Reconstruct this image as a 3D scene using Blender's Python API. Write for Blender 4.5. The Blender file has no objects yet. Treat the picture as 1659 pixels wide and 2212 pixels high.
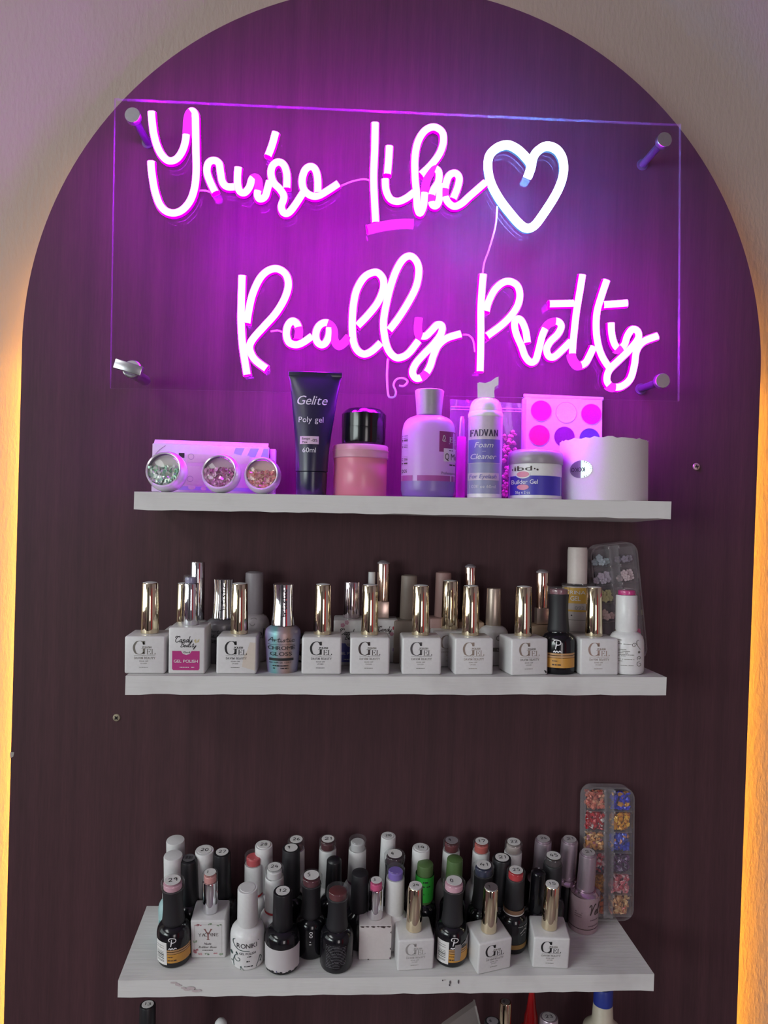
import bpy, bmesh, math, random
from mathutils import Vector, Matrix
random.seed(7)
rnd = random.random
PI = math.pi
sin, cos, sqrt, radians = math.sin, math.cos, math.sqrt, math.radians
scene = bpy.context.scene
COL = scene.collection

# ------------------------------------------------------------------ camera
F, CX, CY = 1660.0, 829.5, 1106.0            # focal length and centre in photograph pixels
CAM = Vector((0.0, -0.686, 1.45))
YAW, PITCH, ROLL = radians(3.0), radians(0.6), radians(1.83)
fw = Vector((sin(YAW) * cos(PITCH), cos(YAW) * cos(PITCH), -sin(PITCH)))
r0 = fw.cross(Vector((0, 0, 1))).normalized(); u0 = r0.cross(fw)
rt = cos(ROLL) * r0 + sin(ROLL) * u0
up = -sin(ROLL) * r0 + cos(ROLL) * u0
cam = bpy.data.cameras.new('camera'); camo = bpy.data.objects.new('camera', cam); COL.objects.link(camo)
cam.sensor_fit = 'VERTICAL'; cam.sensor_height = 36.0; cam.lens = 36.0 * F / 2212.0; cam.clip_start = 0.02
camo.matrix_world = Matrix(((rt.x, up.x, -fw.x, CAM.x), (rt.y, up.y, -fw.y, CAM.y), (rt.z, up.z, -fw.z, CAM.z), (0, 0, 0, 1)))
scene.camera = camo

# ------------------------------------------------------------------ view, world, large lights
vs = scene.view_settings
vs.view_transform = 'Standard'; vs.look = 'None'; vs.exposure = 0.0; vs.gamma = 1.0; vs.use_curve_mapping = False
world = bpy.data.worlds.new('world'); scene.world = world; world.use_nodes = True
world.node_tree.nodes['Background'].inputs[0].default_value = (0.62, 0.66, 0.72, 1)
world.node_tree.nodes['Background'].inputs[1].default_value = 0.16

def area_light(name, loc, direction, sx, sy, power, color):
    l = bpy.data.lights.new(name, 'AREA'); l.shape = 'RECTANGLE'; l.size = sx; l.size_y = sy
    l.energy = power; l.color = color
    o = bpy.data.objects.new(name, l); COL.objects.link(o); o.location = loc
    o.rotation_euler = Vector(direction).to_track_quat('-Z', 'Y').to_euler()
    return o
area_light('window_daylight', (-1.66, -1.95, 1.55), (1, 0, 0), 1.5, 0.62, 27.5, (0.88, 1.0, 0.985))
area_light('window_daylight', (-1.66, -0.72, 1.55), (1, 0, 0), 1.5, 0.80, 7.5, (0.88, 1.0, 0.985))
area_light('ceiling_panel_light', (-1.36, -1.35, 2.58), (0, 0, -1), 0.6, 1.1, 16.0, (0.95, 1.0, 0.98))
area_light('rear_window_daylight', (0.62, -2.66, 1.2), (0, 1, 0), 0.55, 1.15, 9.0, (1.0, 0.93, 0.94))

# ------------------------------------------------------------------ pixel <-> world helpers (used to place things at real depths)
def proj(p):
    d = Vector(p) - CAM; z = d.dot(fw)
    return CX + F * d.dot(rt) / z, CY - F * d.dot(up) / z
def ray(px, py): return (px - CX) / F * rt - (py - CY) / F * up + fw
def at(px, py, Y):
    v = ray(px, py); t = (Y - CAM.y) / v.y; return CAM + t * v
def x_at(px, Y, z):
    a = (px - CX) / F; d = Vector((0, Y, z)) - CAM
    return (d.dot(rt) - a * d.dot(fw)) / (a * fw.x - rt.x)
def z_at(py, X, Y):
    b = (CY - py) / F; d = Vector((X, Y, 0)) - CAM
    return (b * d.dot(fw) - d.dot(up)) / (up.z - b * fw.z)
def ppx(p): return (Vector(p) - CAM).dot(fw) / F     # metres per pixel at p

# ------------------------------------------------------------------ materials
MATS = {}
def lin(h):
    h = h.lstrip('#'); c = [int(h[i:i + 2], 16) / 255 for i in (0, 2, 4)]
    return tuple(x / 12.92 if x <= .04045 else ((x + .055) / 1.055) ** 2.4 for x in c) + (1,)
def new_mat(name):
    m = bpy.data.materials.new(name); m.use_nodes = True
    return m, m.node_tree.nodes, m.node_tree.links, m.node_tree.nodes['Principled BSDF']
def mat(name, col=None, rough=.45, metal=0.0, emit=None, es=0.0, bump=0.0, bscale=400, var=0.06, coat=0.0, spec=.5):
    if name in MATS: return MATS[name]
    m, N, L, B = new_mat(name)
    c = lin(col) if isinstance(col, str) else tuple(col) + (1,)
    B.inputs['Base Color'].default_value = c
    B.inputs['Roughness'].default_value = rough; B.inputs['Metallic'].default_value = metal
    B.inputs['Coat Weight'].default_value = coat; B.inputs['Specular IOR Level'].default_value = spec
    tc = N.new('ShaderNodeTexCoord'); nz = N.new('ShaderNodeTexNoise'); nz.inputs['Scale'].default_value = bscale
    L.new(tc.outputs['Object'], nz.inputs['Vector'])
    if var:
        mx = N.new('ShaderNodeMixRGB'); mx.blend_type = 'MULTIPLY'; mx.inputs[0].default_value = var * 4
        mx.inputs[1].default_value = c; L.new(nz.outputs['Fac'], mx.inputs[2])
        mx2 = N.new('ShaderNodeMixRGB'); mx2.inputs[0].default_value = .5; mx2.inputs[1].default_value = c
        L.new(mx.outputs[0], mx2.inputs[2]); L.new(mx2.outputs[0], B.inputs['Base Color'])
    if bump:
        b = N.new('ShaderNodeBump'); b.inputs['Strength'].default_value = bump; b.inputs['Distance'].default_value = .0004
        L.new(nz.outputs['Fac'], b.inputs['Height']); L.new(b.outputs[0], B.inputs['Normal'])
    if emit is not None:
        B.inputs['Emission Color'].default_value = tuple(emit) + (1,); B.inputs['Emission Strength'].default_value = es
    MATS[name] = m; return m
def clear_mat(name, tint=(1, 1, 1), gloss=.10, graze=.8, base=.02, haze=0.0, hazecol=(.8, .8, .85), rough=.04):
    if name in MATS: return MATS[name]
    m, N, L, B = new_mat(name); N.remove(B); out = N['Material Output']
    tr = N.new('ShaderNodeBsdfTransparent'); tr.inputs[0].default_value = tuple(tint) + (1,)
    gl = N.new('ShaderNodeBsdfGlossy'); gl.inputs['Roughness'].default_value = rough; gl.inputs[0].default_value = (.95, .95, .95, 1)
    fr = N.new('ShaderNodeLayerWeight'); fr.inputs[0].default_value = .5
    pw = N.new('ShaderNodeMath'); pw.operation = 'POWER'; pw.inputs[1].default_value = 5; L.new(fr.outputs['Facing'], pw.inputs[0])
    mul = N.new('ShaderNodeMath'); mul.operation = 'MULTIPLY_ADD'; mul.inputs[1].default_value = graze; mul.inputs[2].default_value = base + gloss * .08
    L.new(pw.outputs[0], mul.inputs[0])
    m1 = N.new('ShaderNodeMixShader'); L.new(mul.outputs[0], m1.inputs[0]); L.new(tr.outputs[0], m1.inputs[1]); L.new(gl.outputs[0], m1.inputs[2])
    last = m1
    if haze:
        df = N.new('ShaderNodeBsdfDiffuse'); df.inputs[0].default_value = tuple(hazecol) + (1,)
        m2 = N.new('ShaderNodeMixShader'); m2.inputs[0].default_value = haze
        L.new(m1.outputs[0], m2.inputs[1]); L.new(df.outputs[0], m2.inputs[2]); last = m2
    L.new(last.outputs[0], out.inputs['Surface']); MATS[name] = m; return m
def milky_mat(name, col, trans=.45, rough=.25):
    if name in MATS: return MATS[name]
    m, N, L, B = new_mat(name); out = N['Material Output']
    c = lin(col); B.inputs['Base Color'].default_value = c; B.inputs['Roughness'].default_value = rough
    tl = N.new('ShaderNodeBsdfTranslucent'); tl.inputs[0].default_value = c
    mx = N.new('ShaderNodeMixShader'); mx.inputs[0].default_value = trans
    L.new(B.outputs[0], mx.inputs[1]); L.new(tl.outputs[0], mx.inputs[2]); L.new(mx.outputs[0], out.inputs['Surface'])
    MATS[name] = m; return m
def emit_mat(name, col, s):
    if name in MATS: return MATS[name]
    m, N, L, B = new_mat(name); N.remove(B); e = N.new('ShaderNodeEmission')
    e.inputs[0].default_value = tuple(col) + (1,); e.inputs[1].default_value = s
    L.new(e.outputs[0], N['Material Output'].inputs['Surface']); MATS[name] = m; return m

def wood_mat():
    m, N, L, B = new_mat('wenge_laminate')
    tc = N.new('ShaderNodeTexCoord'); mp = N.new('ShaderNodeMapping'); mp.inputs['Scale'].default_value = (1, 1, .022)
    L.new(tc.outputs['Object'], mp.inputs[0])
    n1 = N.new('ShaderNodeTexNoise'); n1.inputs['Scale'].default_value = 75; n1.inputs['Detail'].default_value = 6; n1.inputs['Roughness'].default_value = .62
    L.new(mp.outputs[0], n1.inputs['Vector'])
    n2 = N.new('ShaderNodeTexNoise'); n2.inputs['Scale'].default_value = 700; n2.inputs['Detail'].default_value = 3
    mp2 = N.new('ShaderNodeMapping'); mp2.inputs['Scale'].default_value = (1, 1, .06); L.new(tc.outputs['Object'], mp2.inputs[0]); L.new(mp2.outputs[0], n2.inputs['Vector'])
    rp = N.new('ShaderNodeValToRGB'); rp.color_ramp.elements[0].position = .30; rp.color_ramp.elements[1].position = .72
    rp.color_ramp.elements[0].color = lin('42282e'); rp.color_ramp.elements[1].color = lin('54333a')
    L.new(n1.outputs['Fac'], rp.inputs[0])
    mx = N.new('ShaderNodeMixRGB'); mx.blend_type = 'MULTIPLY'; mx.inputs[0].default_value = .45
    L.new(rp.outputs[0], mx.inputs[1]); L.new(n2.outputs['Fac'], mx.inputs[2])
    g = N.new('ShaderNodeGamma'); g.inputs[1].default_value = 1.0; L.new(mx.outputs[0], g.inputs[0])
    L.new(g.outputs[0], B.inputs['Base Color']); B.inputs['Roughness'].default_value = .62; B.inputs['Specular IOR Level'].default_value = .3
    b = N.new('ShaderNodeBump'); b.inputs['Strength'].default_value = .12; b.inputs['Distance'].default_value = .0004
    L.new(n2.outputs['Fac'], b.inputs['Height']); L.new(b.outputs[0], B.inputs['Normal'])
    return m
def plaster_mat():
    m, N, L, B = new_mat('painted_plaster')
    tc = N.new('ShaderNodeTexCoord')
    mp = N.new('ShaderNodeMapping'); mp.inputs['Scale'].default_value = (1, 1, .35); L.new(tc.outputs['Object'], mp.inputs[0])
    n1 = N.new('ShaderNodeTexNoise'); n1.inputs['Scale'].default_value = 260; n1.inputs['Detail'].default_value = 5; n1.inputs['Roughness'].default_value = .6
    n2 = N.new('ShaderNodeTexNoise'); n2.inputs['Scale'].default_value = 5
    L.new(mp.outputs[0], n1.inputs['Vector']); L.new(tc.outputs['Object'], n2.inputs['Vector'])
    rp = N.new('ShaderNodeValToRGB'); rp.color_ramp.elements[0].color = lin('9f8f88'); rp.color_ramp.elements[1].color = lin('ab9a92')
    L.new(n2.outputs['Fac'], rp.inputs[0]); L.new(rp.outputs[0], B.inputs['Base Color']); B.inputs['Roughness'].default_value = .6
    b = N.new('ShaderNodeBump'); b.inputs['Strength'].default_value = .55; b.inputs['Distance'].default_value = .0012
    L.new(n1.outputs['Fac'], b.inputs['Height']); L.new(b.outputs[0], B.inputs['Normal'])
    return m
def shelf_mat():
    m, N, L, B = new_mat('white_painted_wood')
    tc = N.new('ShaderNodeTexCoord'); mp = N.new('ShaderNodeMapping'); mp.inputs['Scale'].default_value = (.08, 1, 1); L.new(tc.outputs['Object'], mp.inputs[0])
    n1 = N.new('ShaderNodeTexNoise'); n1.inputs['Scale'].default_value = 330; n1.inputs['Detail'].default_value = 5; L.new(mp.outputs[0], n1.inputs['Vector'])
    n2 = N.new('ShaderNodeTexNoise'); n2.inputs['Scale'].default_value = 22; n2.inputs['Detail'].default_value = 4; L.new(tc.outputs['Object'], n2.inputs['Vector'])
    rp = N.new('ShaderNodeValToRGB'); rp.color_ramp.elements[0].position = .28; rp.color_ramp.elements[1].position = .5
    rp.color_ramp.elements[0].color = lin('bdb9b9'); rp.color_ramp.elements[1].color = lin('cdcbca')
    L.new(n2.outputs['Fac'], rp.inputs[0]); L.new(rp.outputs[0], B.inputs['Base Color']); B.inputs['Roughness'].default_value = .55
    b = N.new('ShaderNodeBump'); b.inputs['Strength'].default_value = .45; b.inputs['Distance'].default_value = .0006
    L.new(n1.outputs['Fac'], b.inputs['Height']); L.new(b.outputs[0], B.inputs['Normal'])
    return m
def irid_mat():
    m, N, L, B = new_mat('lacquer_with_painted_sheen')
    tc = N.new('ShaderNodeTexCoord'); sp = N.new('ShaderNodeSeparateXYZ'); L.new(tc.outputs['Object'], sp.inputs[0])
    mr = N.new('ShaderNodeMapRange'); mr.inputs[1].default_value = -.0145; mr.inputs[2].default_value = .0145; L.new(sp.outputs[0], mr.inputs[0])
    nz = N.new('ShaderNodeTexNoise'); nz.inputs['Scale'].default_value = 120; L.new(tc.outputs['Object'], nz.inputs['Vector'])
    ad = N.new('ShaderNodeMath'); ad.operation = 'MULTIPLY_ADD'; ad.inputs[1].default_value = .12; L.new(nz.outputs['Fac'], ad.inputs[0]); L.new(mr.outputs[0], ad.inputs[2])
    rp = N.new('ShaderNodeValToRGB'); cr = rp.color_ramp
    stops = [(0.0, '8a7aa0'), (.14, '9d86b4'), (.27, '7f9fb0'), (.38, '6fa3a4'), (.5, '9c93a0'), (.62, 'a98f90'), (.76, 'a58a7c'), (.88, '8f8a98'), (1.0, '70688c')]  # iridescent tones and surrounding reflections painted as colour bands across the bottle
    cr.elements[0].position = 0; cr.elements[0].color = lin(stops[0][1]); cr.elements[1].position = 1; cr.elements[1].color = lin(stops[-1][1])
    for p, c in stops[1:-1]:
        e = cr.elements.new(p); e.color = lin(c)
    L.new(ad.outputs[0], rp.inputs[0]); L.new(rp.outputs[0], B.inputs['Base Color'])
    B.inputs['Metallic'].default_value = .35; B.inputs['Roughness'].default_value = .38
    MATS['irid'] = m; return m

WOOD, PLASTER, SHELF, IRID = wood_mat(), plaster_mat(), shelf_mat(), irid_mat()
WHITE = mat('white_gloss_plastic', 'dcdadb', .32)
WHITEM = mat('white_matte_plastic', 'd6d4d5', .5)
OFFW = mat('offwhite_lacquer', 'd2cfd0', .38)
BLACK = mat('black_satin_plastic', '1b1a1e', .38)
BLACKG = mat('black_gloss_lacquer', '131217', .14)
BLACKM = mat('black_soft_touch', '1e1c21', .55)
GOLD = mat('pale_gold_chrome', (.86, .74, .52), .07, 1.0, var=0)
GOLDR = mat('rose_gold_chrome', (.82, .60, .50), .10, 1.0, var=0)
GOLDM = mat('matte_champagne_metal', (.60, .49, .42), .38, .8)
SILVER = mat('silver_chrome', (.82, .82, .85), .07, 1.0, var=0)
SILVERB = mat('brushed_silver', (.62, .61, .63), .32, .9)
MAUVE = mat('mauve_satin_metal', (.50, .40, .47), .33, .75)
MAUVEL = mat('mauve_lacquer', '9f868e', .4)
INK = mat('black_ink', '1a181b', .6, var=0)
INKG = mat('grey_olive_ink', '6d6860', .6, var=0)
INKT = mat('taupe_ink', '8b7b70', .6, var=0)
INKL = mat('pale_grey_ink', '9a9694', .6, var=0)
INKB = mat('brown_black_ink', '3a2c2c', .6, var=0)
INKW = mat('white_ink', 'e4e1e4', .5, var=0)
PAPER = mat('white_paper', 'dad7d6', .7)
AMBER = mat('amber_gold_label', 'c9913f', .4)
CLEAR = clear_mat('clear_plastic', gloss=.15, haze=.03)
CLEARW = clear_mat('clear_case_plastic', gloss=.3, haze=.075, hazecol=(.75, .7, .74))

# ------------------------------------------------------------------ geometry helpers: every one returns (verts, faces)
def join(*geos):
    V, Fc = [], []
    for v, f in geos:
        o = len(V); V += list(v); Fc += [tuple(i + o for i in q) for q in f]
    return V, Fc
def move(g, dx=0, dy=0, dz=0): return [(x + dx, y + dy, z + dz) for x, y, z in g[0]], g[1]
def xform(g, M): return [tuple(M @ Vector(v)) for v in g[0]], g[1]
def lathe(prof, n=28, sy=1.0, cap0=True, cap1=True):
    V, Fc, rings = [], [], []
    for r, z in prof:
        if r < 1e-7: rings.append([len(V)]); V.append((0, 0, z))
        else:
            rings.append(list(range(len(V), len(V) + n)))
            V += [(r * sin(2 * PI * i / n), -r * sy * cos(2 * PI * i / n), z) for i in range(n)]
    for a, b in zip(rings, rings[1:]):
        for i in range(n):
            j = (i + 1) % n
            if len(a) == 1 and len(b) == 1: continue
            if len(a) == 1: Fc.append((a[0], b[j], b[i]))
            elif len(b) == 1: Fc.append((a[i], a[j], b[0]))
            else: Fc.append((a[i], a[j], b[j], b[i]))
    if cap0 and len(rings[0]) > 1: Fc.append(tuple(reversed(rings[0])))
    if cap1 and len(rings[-1]) > 1: Fc.append(tuple(rings[-1]))
    return V, Fc
def smooth_prof(pts, k=4):
    out = []
    for i in range(len(pts) - 1):
        p0, p1, p2, p3 = pts[max(i - 1, 0)], pts[i], pts[i + 1], pts[min(i + 2, len(pts) - 1)]
        for s in range(k):
            t = s / k
            out.append(tuple(.5 * (2 * b + (c - a) * t + (2 * a - 5 * b + 4 * c - d) * t * t + (3 * b - a - 3 * c + d) * t ** 3) for a, b, c, d in zip(p0, p1, p2, p3)))
    out.append(tuple(pts[-1])); return out
def rbox(w, d, h, r=.001, seg=2, top=1.0):
    bm = bmesh.new(); bmesh.ops.create_cube(bm, size=1.0)
    for v in bm.verts:
        k = top if v.co.z > 0 else 1.0
        v.co = Vector((v.co.x * w * k, v.co.y * d * k, (v.co.z + .5) * h))
    if r > 0: bmesh.ops.bevel(bm, geom=list(bm.edges), offset=r, segments=seg, affect='EDGES', profile=.5)
    bm.verts.index_update()
    g = [tuple(v.co) for v in bm.verts], [tuple(v.index for v in f.verts) for f in bm.faces]
    bm.free(); return g
def disc(r, z, n=24): return [(r * cos(2 * PI * i / n), r * sin(2 * PI * i / n), z) for i in range(n)], [tuple(range(n))]
def prism(poly, y0, y1):
    n = len(poly); V = [(x, y0, z) for x, z in poly] + [(x, y1, z) for x, z in poly]
    return V, [tuple(range(n)), tuple(range(2 * n - 1, n - 1, -1))] + [(i, i + n, (i + 1) % n + n, (i + 1) % n) for i in range(n)]
def wire(pts, r, n=6, k=4):
    P = [Vector(p) for p in smooth_prof([tuple(p) for p in pts], k)]; V, Fc = [], []
    for i, p in enumerate(P):
        t = (P[min(i + 1, len(P) - 1)] - P[max(i - 1, 0)]).normalized()
        a = t.cross(Vector((0, 1, 0)));  a = a.normalized() if a.length > 1e-4 else Vector((1, 0, 0)); b = t.cross(a)
        V += [tuple(p + r * (cos(2 * PI * j / n) * a + sin(2 * PI * j / n) * b)) for j in range(n)]
    for i in range(len(P) - 1):
        for j in range(n): Fc.append((i * n + j, i * n + (j + 1) % n, (i + 1) * n + (j + 1) % n, (i + 1) * n + j))
    Fc += [tuple(reversed(range(n))), tuple(range((len(P) - 1) * n, len(P) * n))]
    return V, Fc
# ---- flat print: 2-D geometry (x, z), mapped onto a flat or a round surface afterwards
def rect2(x0, x1, z0, z1, nx=1, nz=1):
    V = [(x0 + (x1 - x0) * i / nx, z0 + (z1 - z0) * j / nz) for j in range(nz + 1) for i in range(nx + 1)]
    return V, [(j * (nx + 1) + i, j * (nx + 1) + i + 1, (j + 1) * (nx + 1) + i + 1, (j + 1) * (nx + 1) + i) for j in range(nz) for i in range(nx)]
def ell2(cx, cz, rx, rz, n=24, t0=-1.0, t1=1.0):
    m = max(6, n // 2); V = []
    for i in range(m + 1):
        t = t0 + (t1 - t0) * i / m; t = sin(t * PI / 2); h = rz * sqrt(max(0, 1 - t * t))
        V += [(cx + rx * t, cz - h), (cx + rx * t, cz + h)]
    return V, [(2 * i, 2 * i + 2, 2 * i + 3, 2 * i + 1) for i in range(m)]
def poly2(pts): return list(pts), [tuple(range(len(pts)))]
def stroke2(pts, w, curve=True, pen=None, k=5):
    P = smooth_prof(pts, k) if curve and len(pts) > 2 else list(pts)
    V, Fc = [], []
    for i, p in enumerate(P):
        a, b = P[max(i - 1, 0)], P[min(i + 1, len(P) - 1)]
        dx, dz = b[0] - a[0], b[1] - a[1]; l = math.hypot(dx, dz) or 1
        ww = w
        if pen: ww = w * (pen + (1 - pen) * abs(dz / l) ** 1.5)
        nx, nz = -dz / l * ww / 2, dx / l * ww / 2
        V += [(p[0] + nx, p[1] + nz), (p[0] - nx, p[1] - nz)]
    for i in range(len(P) - 1): Fc.append((2 * i, 2 * i + 1, 2 * i + 3, 2 * i + 2))
    return V, Fc
def dashes(x0, x1, z, h, dens=.75, seed=1):
    rr = random.Random(seed); gs = []; x = x0
    while x < x1:
        l = min((.25 + rr.random()) * h * 2.2, x1 - x)
        if rr.random() < dens: gs.append(rect2(x, x + l, z - h / 2, z + h / 2))
        x += l + h * .5
    return join(*gs) if gs else rect2(x0, x1, z - h / 2, z + h / 2)
def flat(g, y, eps=.00012): return [(x, y - eps, z) for x, z in g[0]], g[1]
def onround(g, R, eps=.00014, sy=1.0):
    V = []
    for x, z in g[0]:
        Rz = (R(z) if callable(R) else R) + eps
        xx = max(-.985 * Rz, min(.985 * Rz, x)); V.append((xx, -sqrt(Rz * Rz - xx * xx) * sy, z))
    return V, g[1]
def ontop(g, z, eps=.00012): return [(x, y, z + eps) for x, y in g[0]], g[1]

# ---- lettering: sans letters from the built-in font, serif and script letters as pen strokes
GLY = {}
def glyph(ch):
    if ch in GLY: return GLY[ch]
    cu = bpy.data.curves.new('glyph', 'FONT'); cu.body = ch; cu.resolution_u = 3; cu.fill_mode = 'FRONT'
    o = bpy.data.objects.new('glyph', cu); COL.objects.link(o)
    dg = bpy.context.evaluated_depsgraph_get(); me = bpy.data.meshes.new_from_object(o.evaluated_get(dg))
    V = [(v.co.x, v.co.y) for v in me.vertices]; Fc = [tuple(p.vertices) for p in me.polygons]
    if V:
        x0 = min(v[0] for v in V); x1 = max(v[0] for v in V)
    else: x0, x1 = 0, .3
    V = [(x - x0, y) for x, y in V]
    bpy.data.objects.remove(o); bpy.data.curves.remove(cu); bpy.data.meshes.remove(me)
    GLY[ch] = (V, Fc, x1 - x0); return GLY[ch]
for _c in 'GelitPoygBnk-05 6mhFACrEsQMMbdu2zKOUvVLRSHWD13479TINrpc.,®/': glyph(_c)
O_ = [(.48, 1), (.2, .93), (.05, .65), (.05, .35), (.2, .07), (.48, 0), (.76, .07), (.91, .35), (.91, .65), (.76, .93), (.48, 1)]
SERIF = {
 'G': (.95, [[(.80, .74), (.70, .92), (.5, 1), (.24, .92), (.07, .66), (.06, .38), (.18, .1), (.45, 0), (.66, .05), (.8, .16)], [(.8, .42), (.8, .02)], [(.6, .42), (.95, .42)], [(.8, .72), (.8, 1.0)]]),
 'E': (.7, [[(.16, 0), (.16, 1)], [(.02, 1), (.64, 1)], [(.02, 0), (.68, 0)], [(.16, .52), (.5, .52)], [(.64, 1), (.64, .8)], [(.68, 0), (.68, .22)], [(.5, .62), (.5, .42)]]),
 'F': (.66, [[(.16, 0), (.16, 1)], [(.02, 1), (.64, 1)], [(.02, 0), (.32, 0)], [(.16, .52), (.5, .52)], [(.64, 1), (.64, .8)], [(.5, .62), (.5, .42)]]),
 'L': (.68, [[(.16, 0), (.16, 1)], [(.02, 1), (.32, 1)], [(.02, 0), (.66, 0)], [(.66, 0), (.66, .26)]]),
 'P': (.68, [[(.16, 0), (.16, 1)], [(.02, 0), (.32, 0)], [(.02, 1), (.4, 1), (.62, .9), (.66, .74), (.6, .57), (.4, .48), (.16, .48)]]),
 'O': (.96, [O_]), 'Q': (.96, [O_, [(.5, .1), (.7, -.08), (.95, -.2)]]),
 'I': (.34, [[(.17, 0), (.17, 1)], [(.02, 0), (.32, 0)], [(.02, 1), (.32, 1)]]),
 'S': (.62, [[(.54, .8), (.48, .95), (.3, 1), (.12, .92), (.1, .72), (.3, .56), (.5, .42), (.57, .24), (.48, .06), (.3, 0), (.1, .05), (.05, .24)]]),
 'H': (.9, [[(.16, 0), (.16, 1)], [(.74, 0), (.74, 1)], [(.16, .5), (.74, .5)], [(.02, 0), (.3, 0)], [(.02, 1), (.3, 1)], [(.6, 0), (.88, 0)], [(.6, 1), (.88, 1)]]),
 'D': (.86, [[(.16, 0), (.16, 1)], [(.02, 1), (.4, 1), (.68, .88), (.82, .6), (.82, .4), (.68, .12), (.4, 0), (.02, 0)]]),
 'A': (.9, [[(.45, 1), (.78, 0)], [(.12, 0), (.3, .5), (.45, 1)], [(.22, .34), (.66, .34)], [(0, 0), (.24, 0)], [(.64, 0), (.9, 0)]]),
 'V': (.88, [[(.12, 1), (.46, 0)], [(.46, 0), (.62, .5), (.78, 1)], [(0, 1), (.26, 1)], [(.66, 1), (.88, 1)]]),
 'M': (1.1, [[(.16, 0), (.18, 1)], [(.18, 1), (.52, .05)], [(.52, .05), (.88, 1)], [(.9, 0), (.9, 1)], [(.02, 0), (.3, 0)], [(.74, 0), (1.06, 0)]]),
 'N': (.9, [[(.16, 0), (.16, 1)], [(.16, 1), (.74, 0)], [(.74, 0), (.74, 1)], [(.02, 0), (.3, 0)], [(.6, 1), (.88, 1)]]),
 'B': (.74, [[(.16, 0), (.16, 1)], [(.02, 1), (.4, 1), (.6, .9), (.62, .72), (.52, .55), (.16, .52)], [(.16, .52), (.5, .5), (.68, .36), (.68, .16), (.5, 0), (.02, 0)]]),
 'U': (.88, [[(.16, 1), (.16, .3), (.28, .05), (.5, 0), (.7, .1), (.76, .35), (.76, 1)], [(.02, 1), (.3, 1)], [(.64, 1), (.88, 1)]]),
 'T': (.8, [[(.4, 0), (.4, 1)], [(.02, 1), (.78, 1)], [(.26, 0), (.54, 0)], [(.02, 1), (.02, .78)], [(.78, 1), (.78, .78)]]),
 'Y': (.84, [[(.1, 1), (.42, .48)], [(.42, .48), (.74, 1)], [(.42, .48), (.42, 0)], [(.28, 0), (.56, 0)], [(0, 1), (.22, 1)], [(.62, 1), (.84, 1)]]),
 ' ': (.35, []),
}
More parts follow.
